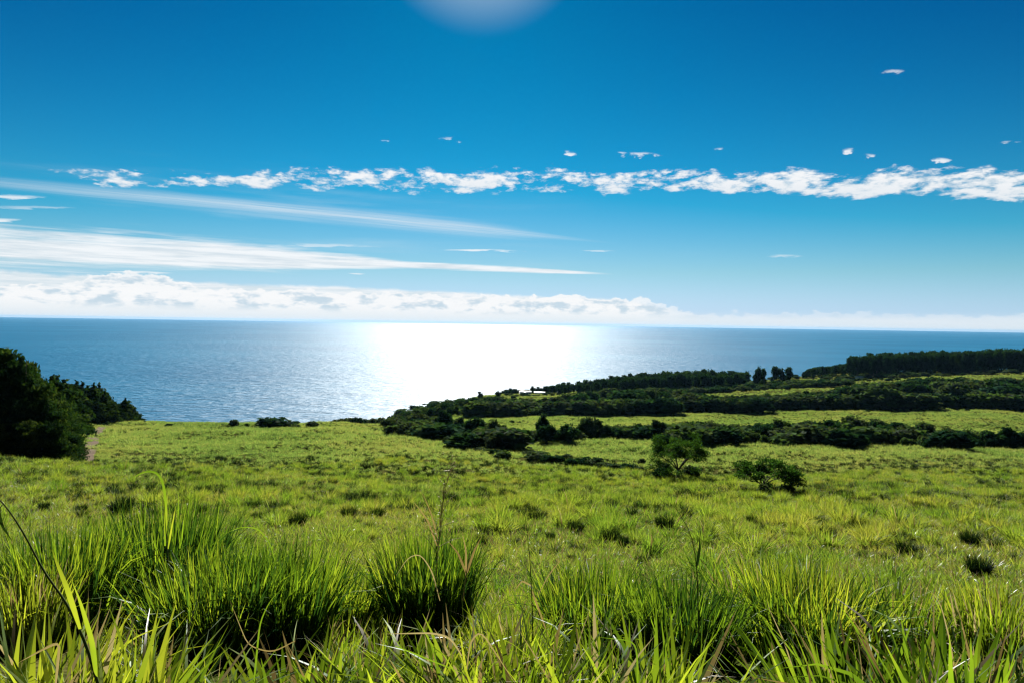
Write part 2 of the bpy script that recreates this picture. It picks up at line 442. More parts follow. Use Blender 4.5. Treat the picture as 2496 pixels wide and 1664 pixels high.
M_tuss = leaf_mat('tussock_blade', [(0.006, 0.018, 0.007), (0.012, 0.032, 0.009), (0.032, 0.056, 0.014)], 0.15, (1.5, 1.5, 0.6), 0.01, 0.5, 0.2, 0.4)
M_tree = leaf_mat('tree_leaf', [(0.007, 0.022, 0.013), (0.013, 0.035, 0.017), (0.027, 0.055, 0.020)], 0.25, (1.4, 1.5, 0.5), 0.0, 0.5, 0.05, 0.5)  # distance haze is put into the colour: leaf green shifted towards blue
M_conif = leaf_mat('grove_leaf', [(0.007, 0.019, 0.009), (0.015, 0.034, 0.012), (0.044, 0.060, 0.017)], 0.25, (1.3, 1.5, 0.5), 0.0, 0.5, 0.22, 0.5)
M_bush = leaf_mat('shrub_leaf', [(0.010, 0.030, 0.018), (0.020, 0.050, 0.024), (0.044, 0.056, 0.040), (0.050, 0.088, 0.034)], 0.26, (1.4, 1.5, 0.5), 0.0, 0.5, 0.04, 1.1)  # greens cooled towards teal, standing in for haze over the gulch belts
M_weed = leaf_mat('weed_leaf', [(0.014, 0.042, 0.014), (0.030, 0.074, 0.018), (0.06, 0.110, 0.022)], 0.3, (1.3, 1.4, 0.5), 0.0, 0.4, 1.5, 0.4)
def plain_mat(name, c1, c2, scale=3.0, rough=0.85, spec=0.3):
    m_, gg, out = new_mat(name)
    geo = gg.node('ShaderNodeNewGeometry')
    f = gg.noise(geo.outputs['Position'], scale, 6, 0.65)
    b = gg.node('ShaderNodeBsdfPrincipled'); gg.put(b.inputs['Base Color'], gg.mix(gg.step(f, 0.3, 0.7), c1, c2))
    b.inputs['Roughness'].default_value = rough; b.inputs['Specular IOR Level'].default_value = spec
    m_.node_tree.links.new(b.outputs[0], out.inputs[0]); return m_
M_bark = plain_mat('bark', (0.045, 0.035, 0.026), (0.12, 0.10, 0.08), 4.0)
M_stem = plain_mat('grass_stem', (0.035, 0.065, 0.012), (0.07, 0.08, 0.02), 9.0, 0.9, 0.05)
M_straw = plain_mat('straw_stem', (0.17, 0.13, 0.045), (0.26, 0.20, 0.07), 9.0, 0.6)
M_track = plain_mat('track_earth', (0.055, 0.030, 0.014), (0.080, 0.056, 0.026), 0.6, 0.95, 0.1)
M_white = plain_mat('white_sheet', (0.72, 0.73, 0.72), (0.82, 0.82, 0.80), 1.0, 0.35, 0.5)
M_wall = plain_mat('house_wall', (0.45, 0.43, 0.38), (0.55, 0.53, 0.48), 1.0)
M_glass = plain_mat('window_glass', (0.03, 0.035, 0.04), (0.04, 0.045, 0.05), 1.0, 0.1, 0.5)

# ground
M_ground, gg, out = new_mat('ground')
geo = gg.node('ShaderNodeNewGeometry'); Pg = geo.outputs['Position']
n_b = gg.noise(Pg, 0.013, 4, 0.6); n_m = gg.noise(Pg, 0.30, 5, 0.65); n_f = gg.noise(Pg, 2.1, 5, 0.7)
c = gg.mix(gg.step(n_b, 0.38, 0.62), (0.040, 0.062, 0.010), (0.060, 0.070, 0.013))
c = gg.mix(gg.mul(gg.step(n_m, 0.44, 0.66), 0.6), c, (0.085, 0.062, 0.026))
c = gg.mix(gg.mul(gg.step(n_f, 0.40, 0.60), 0.55), c, (0.025, 0.032, 0.010))
sp = gg.node('ShaderNodeSeparateXYZ'); gg.put(sp.inputs[0], Pg)
steep = gg.node('ShaderNodeSeparateXYZ'); gg.put(steep.inputs[0], geo.outputs['True Normal'])
c = gg.mix(gg.step(steep.outputs[2], 0.93, 0.80), c, (0.045, 0.052, 0.025))
b = gg.node('ShaderNodeBsdfDiffuse'); gg.put(b.inputs['Color'], c)
bp = gg.node('ShaderNodeBump'); bp.inputs['Strength'].default_value = 0.8; bp.inputs['Distance'].default_value = 0.35
gg.put(bp.inputs['Height'], gg.add(gg.mul(n_m, 1.4), n_f)); M_ground.node_tree.links.new(bp.outputs[0], b.inputs['Normal'])
M_ground.node_tree.links.new(b.outputs[0], out.inputs[0])

# sea
M_sea, gg, out = new_mat('sea_water')
geo = gg.node('ShaderNodeNewGeometry'); Pg = geo.outputs['Position']
mp = gg.node('ShaderNodeMapping'); mp.inputs['Rotation'].default_value = (0, 0, R(14)); mp.inputs['Scale'].default_value = (0.45, 1.0, 1.0); gg.put(mp.inputs[0], Pg)
w1 = gg.noise(mp.outputs[0], 0.030, 3, 0.55); w2 = gg.noise(mp.outputs[0], 0.11, 4, 0.6); w3 = gg.noise(Pg, 0.0011, 4, 0.6)
w4 = gg.noise(mp.outputs[0], 0.0085, 4, 0.6)
body = gg.mix(gg.step(w3, 0.35, 0.7), (0.007, 0.090, 0.182), (0.012, 0.116, 0.216))  # water blue, raised to carry the sky reflection the weak gloss leaves out
di = gg.node('ShaderNodeBsdfDiffuse'); gg.put(di.inputs[0], body)
gl_ = gg.node('ShaderNodeBsdfGlossy', distribution='BECKMANN'); gl_.inputs[0].default_value = (1, 1, 1, 1)
SEA_ROUGH = 0.50
gg.put(gl_.inputs['Roughness'], gg.lin(((gg.sub(w3, 0.5), 0.10), (gg.sub(w4, 0.5), 0.10)), SEA_ROUGH))
bp = gg.node('ShaderNodeBump'); bp.inputs['Strength'].default_value = 1.0; bp.inputs['Distance'].default_value = 1.0
gg.put(bp.inputs['Height'], gg.lin(((w1, 5.0), (w2, 5.0), (w4, 3.0))))
M_sea.node_tree.links.new(bp.outputs[0], gl_.inputs['Normal'])
M_sea.node_tree.links.new(bp.outputs[0], di.inputs['Normal'])
mx = gg.node('ShaderNodeMixShader'); mx.inputs[0].default_value = 0.019
M_sea.node_tree.links.new(di.outputs[0], mx.inputs[1]); M_sea.node_tree.links.new(gl_.outputs[0], mx.inputs[2])
gl2 = gg.node('ShaderNodeBsdfGlossy', distribution='BECKMANN'); gl2.inputs[0].default_value = (1, 1, 1, 1); gl2.inputs['Roughness'].default_value = 0.66
M_sea.node_tree.links.new(bp.outputs[0], gl2.inputs['Normal'])
mx2 = gg.node('ShaderNodeMixShader'); mx2.inputs[0].default_value = 0.015
M_sea.node_tree.links.new(mx.outputs[0], mx2.inputs[1]); M_sea.node_tree.links.new(gl2.outputs[0], mx2.inputs[2])
M_sea.node_tree.links.new(mx2.outputs[0], out.inputs[0])

# ------------------------------------------------------------------ setting: ground, sea, air
azs = np.concatenate([np.linspace(-48, 48, 420), np.linspace(48, 312, 90)[1:-1]]) * math.pi / 180
rs = np.concatenate([[0.02], np.exp(np.linspace(math.log(0.35), math.log(1550), 330))])
A_, R_ = np.meshgrid(azs, rs, indexing='ij')
xg, yg = np.sin(A_) * R_, np.cos(A_) * R_
zg = height(xg, yg)
far_back = R_ > 1300
V = np.stack([xg, yg, zg], 2).reshape(-1, 3)
na, nr = len(azs), len(rs)
ii, jj = np.meshgrid(np.arange(na), np.arange(nr - 1), indexing='ij')
i2 = (ii + 1) % na
Q = np.stack([ii * nr + jj, ii * nr + jj + 1, i2 * nr + jj + 1, i2 * nr + jj], 2).reshape(-1, 4)
tag(link('ground', mesh_from('ground', V, Q, mats=[M_ground], smooth=True)), kind='structure')
SR = 60000.0
k = 96
rr = [200.0, 700, 1500, 3500, 8000, 20000, SR]
V = np.array([(math.sin(a) * q_, math.cos(a) * q_, SEA) for q_ in rr for a in np.linspace(0, 2 * math.pi, k, endpoint=False)])
Q = [(i * k + j, (i + 1) * k + j, (i + 1) * k + (j + 1) % k, i * k + (j + 1) % k) for i in range(len(rr) - 1) for j in range(k)]
Q = [q_[::-1] for q_ in Q]
tag(link('sea', mesh_from('sea', V, Q, mats=[M_sea])), kind='structure')

HAZE = True
if HAZE:
    M_haze, gg, out = new_mat('haze_air')
    pv = gg.node('ShaderNodeVolumePrincipled')
    pv.inputs['Color'].default_value = (0.16, 0.33, 0.52, 1)
    pv.inputs['Density'].default_value = 1.3e-5
    pv.inputs['Anisotropy'].default_value = 0.35
    M_haze.node_tree.links.new(pv.outputs[0], out.inputs['Volume'])
    mb = MB(); mb.box(-62000, 62000, -62000, 62000, -125.0, 45.0)
    ho = tag(link('haze', mb.mesh('haze', M_haze)), 'pale blue sea air thickening towards the horizon', None, None, 'stuff')

# dirt track on the left, between the grove and the field
tr_px = [(80, 469), (84, 462), (88, 452), (92, 442), (96, 434), (101, 428), (105, 423.5), (107, 422)]
pts = [ground_at(a, b_) for a, b_ in tr_px]
pts = np.array(pts); tt = np.linspace(0, len(pts) - 1, 80)
cx, cy_ = np.interp(tt, np.arange(len(pts)), pts[:, 0]), np.interp(tt, np.arange(len(pts)), pts[:, 1])
TRACK = np.stack([cx, cy_], 1)
dv = np.gradient(TRACK, axis=0); dv /= np.linalg.norm(dv, axis=1)[:, None]; nv_ = np.stack([-dv[:, 1], dv[:, 0]], 1)
VV = []
for s_ in np.linspace(-1.5, 1.5, 7):
    w_ = TRACK + nv_ * (s_ * (1 + 0.1 * np.sin(tt * 3)))[:, None]
    VV.append(np.stack([w_[:, 0], w_[:, 1], height(w_[:, 0], w_[:, 1]) + 0.10 - 0.03 * abs(s_)], 1))
V = np.concatenate(VV); n_ = len(tt)
Q = [(a * n_ + i, a * n_ + i + 1, (a + 1) * n_ + i + 1, (a + 1) * n_ + i) for a in range(6) for i in range(n_ - 1)]
tag(link('dirt_track', mesh_from('dirt_track', V, Q, mats=[M_track], smooth=True)), kind='structure')

# ------------------------------------------------------------------ grass: sources and scatter
def tuft_mesh(name, n, rad, L, W, th, bend, segs, mats, dryf=0.1, seed=0, dome=False):
    a = rng.uniform(0, 6.283, n); r_ = rad * np.sqrt(rng.uniform(0, 1, n))
    base = np.stack([np.cos(a) * r_, np.sin(a) * r_, np.full(n, -0.05)], 1)
    az = a + rng.normal(0, 0.7, n)
    th0 = np.abs(rng.normal(0, th, n)) + r_ / max(rad, 1e-3) * th * 0.8
    Ln = L * rng.uniform(0.5, 1.15, n)
    V, Q = blades(n, base, az, th0, np.abs(rng.normal(0, bend, n)), Ln, W * rng.uniform(0.6, 1.3, n), segs)
    dry = rng.uniform(0, 1, n) < dryf
    return mesh_from(name, V, Q, mats=mats, mat_idx=np.repeat(dry.astype(int), segs))
src_no = 0
def source_coll(name, meshes):
    cc = bpy.data.collections.new(name)
    for i, me in enumerate(meshes):
        o = bpy.data.objects.new('%s_%02d' % (name, i), me); cc.objects.link(o)
    return cc
near_src = source_coll('near_tuft', [tuft_mesh('near_tuft', 50, 0.17, 0.62, 0.021, 0.22, 0.75, 4, [M_blade, M_dry], 0.26) for _ in range(6)])
mid_src = source_coll('mid_tuft', [tuft_mesh('mid_tuft', 36, 0.24, 0.30, 0.016, 0.45, 0.7, 3, [M_field, M_dry], 0.26) for _ in range(6)])
mid2_src = source_coll('mid_tussock', [tuft_mesh('mid_tussock', 150, 0.30, 0.85, 0.030, 0.26, 0.8, 3, [M_field, M_dry], 0.05) for _ in range(5)])
far_src = source_coll('far_tuft', [tuft_mesh('far_tuft', 34, 0.45, 0.85, 0.075, 0.40, 0.7, 2, [M_far, M_dry], 0.04) for _ in range(6)])
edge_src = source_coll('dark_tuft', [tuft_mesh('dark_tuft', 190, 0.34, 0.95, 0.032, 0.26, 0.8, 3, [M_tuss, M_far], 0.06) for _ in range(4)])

def scatter_group(name, coll):
    ng = bpy.data.node_groups.new(name, 'GeometryNodeTree')
    ng.interface.new_socket('Geometry', in_out='INPUT', socket_type='NodeSocketGeometry')
    ng.interface.new_socket('Geometry', in_out='OUTPUT', socket_type='NodeSocketGeometry')
    N = ng.nodes.new; Lk = ng.links.new
    gi, go = N('NodeGroupInput'), N('NodeGroupOutput')
    ci = N('GeometryNodeCollectionInfo'); ci.inputs['Collection'].default_value = coll
    ci.inputs['Separate Children'].default_value = True; ci.inputs['Reset Children'].default_value = True
    ip = N('GeometryNodeInstanceOnPoints'); ip.inputs['Pick Instance'].default_value = True
    def attr(nm, typ):
        a = N('GeometryNodeInputNamedAttribute'); a.data_type = typ; a.inputs[0].default_value = nm
        return a.outputs['Attribute']
    Lk(gi.outputs[0], ip.inputs['Points']); Lk(ci.outputs[0], ip.inputs['Instance'])
    Lk(attr('idx', 'INT'), ip.inputs['Instance Index'])
    Lk(attr('scl', 'FLOAT_VECTOR'), ip.inputs['Scale'])
    e2r = N('FunctionNodeEulerToRotation'); Lk(attr('rot', 'FLOAT_VECTOR'), e2r.inputs[0]); Lk(e2r.outputs[0], ip.inputs['Rotation'])
    Lk(ip.outputs[0], go.inputs[0])
    return ng
def scatter(name, label, coll, x, y, s, sink=0.0):
    n = len(x); z = height(x, y) - sink
    me = bpy.data.meshes.new(name); me.vertices.add(n)
    me.vertices.foreach_set('co', np.stack([x, y, z], 1).astype(np.float32).ravel())
    a = me.attributes.new('idx', 'INT', 'POINT'); a.data.foreach_set('value', rng.integers(0, len(coll.objects), n).astype(np.int32))
    a = me.attributes.new('scl', 'FLOAT_VECTOR', 'POINT')
    sv = np.stack([s * rng.uniform(.85, 1.15, n), s * rng.uniform(.85, 1.15, n), s * rng.uniform(.75, 1.25, n)], 1)
    a.data.foreach_set('vector', sv.astype(np.float32).ravel())
    a = me.attributes.new('rot', 'FLOAT_VECTOR', 'POINT')
    rv = np.stack([rng.normal(0, .10, n), rng.normal(0, .10, n), rng.uniform(0, 6.283, n)], 1)
    a.data.foreach_set('vector', rv.astype(np.float32).ravel())
    me.update()
    o = tag(link(name, me), label, None, None, 'stuff')
    md = o.modifiers.new('scatter', 'NODES'); md.node_group = scatter_group(name, coll)
    return o
def fan(n, y0, y1, umax=0.86, p=2.0):
    """points spread evenly over the ground between two depths"""
    yv = (rng.uniform(y0 ** p, y1 ** p, n)) ** (1 / p)
    xv = rng.uniform(-umax, umax, n) * yv
    return xv, yv
_pn = [(rng.uniform(0, 6.28), rng.uniform(0, 6.28), rng.uniform(0, 6.28)) for _ in range(12)]
def patch(x, y, L_):
    s = 0
    for i, (a, p, b_) in enumerate(_pn[:6]):
        f = 6.283 / (L_ * (0.6 + 0.18 * i)); s = s + np.sin((x * math.cos(a) + y * math.sin(a)) * f + p)
    return s / 3.0
def off_track(x, y, w=1.7):
    d = np.full(len(x), 1e9)
    for q_ in TRACK[::2]: d = np.minimum(d, np.hypot(x - q_[0], y - q_[1]))
    return d > w
# image-space helper used only to keep grass off the sea side and out of the tree belts
x, y = fan(1700, 2.4, 14.0, 0.95)
pxs_ = 512 + F * x / y; keep = np.ones(len(x), bool)
for a, b_, y0, y1 in ((-20, 120, 3.9, 6.6), (150, 325, 3.8, 5.6), (385, 480, 3.6, 6.8), (585, 640, 3.6, 6.2), (690, 890, 3.4, 5.8)):
    keep &= ~((pxs_ > a) & (pxs_ < b_) & (y > y0) & (y < y1))
x, y = x[keep], y[keep]
scatter('near_grass', 'tangled bright green grass close to the camera', near_src, x, y, rng.uniform(0.22, 0.6, len(x)))
x, y = fan(42000, 9.0, 95.0, 0.86, 1.7)
scatter('meadow_grass', 'short olive and straw coloured grass between the tussocks', mid_src, x, y, rng.uniform(0.6, 1.3, len(x)) * np.clip(0.8 + y / 70, 0, 1.8))
x, y = fan(11000, 13.0, 120.0)
kp = rng.uniform(0, 1, len(x)) < np.clip(0.40 + 0.5 * patch(x, y, 16) + 0.25 * np.clip(x / 20, -.5, 1), 0.05, 1) * np.clip(y / 30, .45, 1)
x, y = x[kp], y[kp]
scatter('meadow_tussocks', 'countless small grass tussocks covering the near slope', mid2_src, x, y, rng.uniform(0.35, 1.1, len(x)) * np.clip(.7 + y / 90, .7, 1.2))
x, y = fan(9500, 22.0, 135.0)
kp = rng.uniform(0, 1, len(x)) < np.clip(0.45 + 0.5 * patch(x + 30, y, 24), 0.10, 1)
x, y = x[kp], y[kp]
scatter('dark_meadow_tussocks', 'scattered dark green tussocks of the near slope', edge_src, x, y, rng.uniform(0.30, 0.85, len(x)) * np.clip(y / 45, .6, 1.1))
x, y = fan(95000, 70.0, 440.0, 0.84, 1.5)
kp = (off_track(x, y, 3.8)) & (height(x, y) > -72)
x, y = x[kp], y[kp]
scatter('field_grass', 'dense bright green grass of the big sloping fields', far_src, x, y, rng.uniform(0.45, 1.2, len(x)) * np.clip(y / 150, 0.75, 1.4))
x, y = fan(46000, 60.0, 430.0, 0.84, 1.5)
kp = (rng.uniform(0, 1, len(x)) < np.clip(0.34 + 0.5 * patch(x, y, 34), 0.08, 1) * np.where((x < 10) & (y > 110), 0.45, 1.0)) & off_track(x, y, 4.2) & (height(x, y) > -72)
x, y = x[kp], y[kp]
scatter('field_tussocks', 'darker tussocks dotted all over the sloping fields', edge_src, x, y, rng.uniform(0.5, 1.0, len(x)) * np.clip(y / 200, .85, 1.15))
k_ = rng.integers(0, len(TRACK), 5200); sd_ = rng.choice([-1, 1], 5200) * rng.uniform(1.8, 4.6, 5200)
x, y = TRACK[k_, 0] + nv_[k_, 0] * sd_ + rng.normal(0, .6, 5200), TRACK[k_, 1] + nv_[k_, 1] * sd_ + rng.normal(0, .6, 5200)
kp = off_track(x, y, 1.7); x, y = x[kp], y[kp]
scatter('verge_grass', 'short pale grass on the verges of the dirt track', far_src, x, y, rng.uniform(0.30, 0.6, len(x)))
x, y = fan(30000, 430.0, 800.0, 0.84, 1.3)
kp = (x / y > -0.10) & (height(x, y) > -92)
x, y = x[kp], y[kp]
scatter('distant_field_grass', 'pale lit grass of the distant fields beyond the gulches', far_src, x, y, rng.uniform(1.0, 1.8, len(x)))

# ------------------------------------------------------------------ trees and shrubs
def dome_blobs(w, h, n, r_=rng, base=0.30):
    bl = [(0, 0, h * 0.45, w * 0.36, w * 0.36, h * 0.42)]
    for i in range(n):
        a = r_.uniform(0, 6.283); q_ = w * 0.34 * math.sqrt(r_.uniform(0.1, 1))
        zc = h * (base + (0.80 - base) * (1 - (q_ / (w * .36)) ** 2) * r_.uniform(.5, 1.0))
        s_ = r_.uniform(.13, .24)
        bl.append((math.cos(a) * q_, math.sin(a) * q_, zc, w * s_, w * s_, h * s_ * 0.95))
    return bl
def core_mesh(blobs, k=0.80):
    """closed lumpy body of dense inner leaves, so that no light falls straight through"""
    Vs, Ts, n = [], [], 0
    ph = (1 + 5 ** .5) / 2
    iv = np.array([(-1, ph, 0), (1, ph, 0), (-1, -ph, 0), (1, -ph, 0), (0, -1, ph), (0, 1, ph), (0, -1, -ph), (0, 1, -ph), (ph, 0, -1), (ph, 0, 1), (-ph, 0, -1), (-ph, 0, 1)], float)
    iv /= np.linalg.norm(iv[0])
    it = np.array([(0, 11, 5), (0, 5, 1), (0, 1, 7), (0, 7, 10), (0, 10, 11), (1, 5, 9), (5, 11, 4), (11, 10, 2), (10, 7, 6), (7, 1, 8), (3, 9, 4), (3, 4, 2), (3, 2, 6), (3, 6, 8), (3, 8, 9), (4, 9, 5), (2, 4, 11), (6, 2, 10), (8, 6, 7), (9, 8, 1)])
    for b_ in blobs:
        Vs.append(iv * np.array(b_[3:]) * k + np.array(b_[:3])); Ts.append(it + n); n += 12
    return np.concatenate(Vs), np.concatenate(Ts)
def crown_mesh(name, blobs, n, size, mat, core=0.72, **kw):
    V, Q = foliage(blobs, n, size, **kw)
    if core:
        cv, ct = core_mesh(blobs, core)
        return mesh_from(name, np.concatenate([V, cv]), Q, ct + len(V), mats=[mat])
    return mesh_from(name, V, Q, mats=[mat])
def trunk_mesh(h, r0, limbs=3, spread=0.3, r_=rng, mat=M_bark, top=0.8):
    mb = MB()
    b_ = r_.normal(0, 0.03 * h, 2)
    mb.tube([(0, 0, -0.4), (b_[0] * .4, b_[1] * .4, h * top * .5), (b_[0], b_[1], h * top)], [r0 * 1.25, r0 * .8, r0 * .25], 7)
    for i in range(limbs):
        a = r_.uniform(0, 6.283); z0 = h * r_.uniform(.25, .6)
        mb.tube([(b_[0] * .5, b_[1] * .5, z0), (math.cos(a) * h * spread * .5, math.sin(a) * h * spread * .5, z0 + h * .12), (math.cos(a) * h * spread, math.sin(a) * h * spread, z0 + h * .2)], [r0 * .45, r0 * .3, r0 * .1], 5)
    return mb.mesh('trunk', mat, True)
class Kind:
    """a kind of tree: unit-size (1 m tall) crown and trunk meshes in several variants"""
    def __init__(s, name, n, fn): s.name, s.var = name, [fn(i) for i in range(n)]
    def place(s, x, y, w, h, label, cat, group=None, rz=None, sink=0.15, tilt=0.0, zadd=0.0):
        crown, trunk = random.choice(s.var)
        e = bpy.data.objects.new(s.name, None); C.objects.link(e); e.empty_display_size = 0.5
        e.location = (x, y, hz1(x, y) - sink + zadd); e.rotation_euler = (tilt, 0, random.uniform(0, 6.283) if rz is None else rz)
        e.scale = (w, w, h)
        for nm, me in (('crown', crown), ('trunk', trunk)):
            if me: link(nm, me, e)
        return tag(e, label, cat, group)
def v_shrub(i, n=420, sz=0.085):
    bl = dome_blobs(1.0, 1.0, 7)
    return crown_mesh('shrub_crown', bl, n, sz, M_bush, 0.80), None
def shrub_obj(kindname, me, x, y, w, h, label, group, cat='shrub', sink=0.1):
    o = link(kindname, me); o.location = (x, y, hz1(x, y) - sink * h); o.scale = (w, w, h)
    o.rotation_euler = (0, 0, random.uniform(0, 6.283))
    return tag(o, label, cat, group)
shrub_meshes = [v_shrub(i)[0] for i in range(7)]
def v_round(i):
    bl = dome_blobs(1.0, 0.98, 9, base=0.4)
    return crown_mesh('crown', bl, 650, 0.062, M_bush, 0.80), trunk_mesh(1.0, 0.035, 3, .25)
K_round = Kind('broadleaf_tree', 5, v_round)
def v_wood(i):
    bl = [(0, 0, .50, .30, .30, .40)]
    for _ in range(7):
        a = rng.uniform(0, 6.283); q_ = rng.uniform(.08, .30)
        bl.append((math.cos(a) * q_, math.sin(a) * q_, rng.uniform(.16, .86), rng.uniform(.13, .22), rng.uniform(.13, .22), rng.uniform(.10, .17)))
    return crown_mesh('crown', bl, 420, 0.055, M_tree, 0.78), trunk_mesh(1.0, 0.018, 2, .12, top=.85)
K_wood = Kind('forest_tree', 6, v_wood)
def v_conif(i):
    bl = []
    for k_ in range(15):
        f = k_ / 14
        rad = 0.27 * math.sqrt(max(1 - f ** 2.2, 0)) * (0.85 + 0.3 * rng.uniform()) + 0.03
        a = rng.uniform(0, 6.283); q_ = rad * 0.45
        bl.append((math.cos(a) * q_, math.sin(a) * q_, 0.06 + f * 0.88, rad, rad, 0.075))
    return crown_mesh('crown', bl, 5200, 0.018, M_conif, 0.72, shell=(0.5, 1.12), droop=0.8, long=1.5), trunk_mesh(1.0, 0.014, 2, .1, top=.95)
K_conif = Kind('ironwood_tree', 5, v_conif)
def v_conif_s(i):
    bl = []
    for k_ in range(9):
        f = k_ / 8
        rad = 0.27 * (1 - f ** 2.0) ** 0.7 + 0.04
        a = rng.uniform(0, 6.283); q_ = rad * 0.35
        bl.append((math.cos(a) * q_, math.sin(a) * q_, 0.10 + f * 0.86, rad, rad, 0.09))
    return crown_mesh('crown', bl, 1100, 0.035, M_conif, 0.75, shell=(0.5, 1.12), droop=0.5, long=1.3), trunk_mesh(1.0, 0.014, 2, .1, top=.95)
K_conif_s = Kind('ironwood_tree', 4, v_conif_s)

# --- left grove: front mass, px / base depth / top pixel
def top_h(px, Yd, py_top):
    x = (px - 512) / F * Yd
    return pix(px, py_top, Yd).z - hz1(x, Yd)
front_rows = [(-70, 122, 318), (-48, 120, 322), (-25, 126, 335), (-6, 121, 341), (9, 127, 352), (22, 122, 355), (35, 127, 371), (46, 122, 392), (57, 126, 408), (66, 121, 428),
              (-58, 140, 322), (-34, 142, 330), (-12, 143, 342), (6, 142, 345), (20, 146, 356), (33, 143, 365), (45, 146, 381), (58, 144, 396), (67, 140, 415), (71, 127, 437)]
words = ['tall', 'shaggy', 'dense', 'leaning', 'dark', 'lofty', 'narrow', 'ragged', 'broad', 'drooping']
ORD = ['tenth', 'ninth', 'eighth', 'seventh', 'sixth', 'fifth', 'fourth', 'third', 'second', 'first']
GR1 = 'trees of the big dark grove on the left'
for i, (px, Yd, tp) in enumerate(front_rows):
    x = (px - 512) / F * Yd; h_ = top_h(px, Yd, tp)
    K_conif.place(x, Yd, min(max(h_ * 0.9, 11.5), max((80 - px) / F * Yd / 0.31, 3.2)), h_, 'shaggy evergreen of the big left grove, ' + ('front row, ' if i < 10 else 'second row, ') + ORD[i % 10] + ' from the track', 'tree', GR1)
GR1b = 'front saplings filling the foot of the grove'
for px in range(-60, 62, 9):
    Yd = random.uniform(112, 117); x = (px - 512) / F * Yd; h_ = random.uniform(6, 9)
    K_conif.place(x, Yd, h_ * 1.0, h_, 'low leafy evergreen at the foot of the dark grove', 'tree', GR1b)
# grove second mass, farther along the track
GR2 = 'pointed trees of the farther grove by the cliff'
far_rows = [(52, 185, 378), (58, 190, 379), (64, 200, 381), (69, 215, 386), (74, 215, 396)]
far_rows += [(px, Yd, tp) for px, Yd, tp in ((70, 330, 386), (76, 335, 383), (82, 332, 384), (88, 338, 387), (93, 333, 386), (99, 340, 386), (104, 334, 393), (110, 340, 399),
                                            (116, 345, 404), (121, 350, 404), (125, 352, 400), (129, 356, 404), (133, 358, 407), (137, 360, 413), (140, 362, 419),
                                            (73, 320, 396), (85, 322, 397), (97, 324, 400), (107, 330, 405), (114, 335, 410), (122, 343, 412), (130, 350, 414))]
for px, Yd, tp in far_rows:
    x = (px - 512) / F * Yd; h_ = top_h(px, Yd, tp - 2.5)
    K_conif_s.place(x, Yd, max(h_ * 1.1, 10), h_, 'dark pointed evergreen in the farther grove above the cliff', 'tree', GR2)

def seq(n, poly):
    """n positions along a poly line of (px, py_lower, py_upper)"""
    P_ = np.array(poly, float); out_ = []
    for i in range(n):
        q_ = P_[0, 0] + (P_[-1, 0] - P_[0, 0]) * (i + random.uniform(0, 1)) / n
        lo, up = np.interp(q_, P_[:, 0], P_[:, 1]), np.interp(q_, P_[:, 0], P_[:, 2])
        out_.append((q_, up + (lo - up) * random.random()))
    return out_

# --- nearest gulch: hedge-like belt of rounded shrubs and trees
GB = 'shrubs filling the nearest gulch'
belt_b = [(384, 430, 425), (416, 437, 428), (469, 449, 433), (498, 450, 437), (540, 442, 434), (579, 441, 433), (658, 438, 433), (680, 445, 430), (749, 445, 430), (832, 448, 429), (890, 446, 430), (942, 449, 436), (1060, 450, 440)]
top_b = ([384, 416, 469, 540, 579, 610, 658, 700, 750, 800, 856, 900, 950, 1060], [424, 418, 424, 431, 429, 426, 424, 422, 424, 421, 418, 424, 430, 436])
top_c = ([392, 406, 438, 470, 493, 550, 575, 603, 674, 721, 796, 827, 875, 940, 1060], [413, 407, 400.5, 397.5, 397, 399.5, 394, 389, 388, 396.5, 394, 391, 382, 377.5, 376])
def cap(px, py, y, top, lo, hi, jit=2.0):
    return min(max((py - np.interp(px, *top) + random.uniform(-jit, jit)) * y / F * 1.12, lo), hi)
def where(px, cuts, names):
    for c_, n_ in zip(cuts, names):
        if px < c_: return n_
    return names[-1]
WB = ((480, 600, 720, 900), ('at its seaward end by the headland', 'in front of the middle of the pale field', 'behind the open branching tree', 'behind the umbrella shaped tree', 'at its inland end'))
WC = ((480, 580, 700, 860), ('at the headland tip', 'below the small strip fields and houses', 'below the coastal wood', 'below the isolated tree clumps', 'below the plantation'))
for px, py in seq(210, belt_b):
    x, y = ground_at(px, py, 150)
    h_ = cap(px, py, y, top_b, 2.0, 8.0) * random.uniform(.8, 1.1); w_ = h_ * random.uniform(1.6, 2.6)
    shrub_obj('gulch_shrub', random.choice(shrub_meshes), x, y, w_, h_, 'dark rounded shrub of the nearest gulch, ' + where(px, *WB), GB)
GBT = 'round trees rising from the nearest gulch'
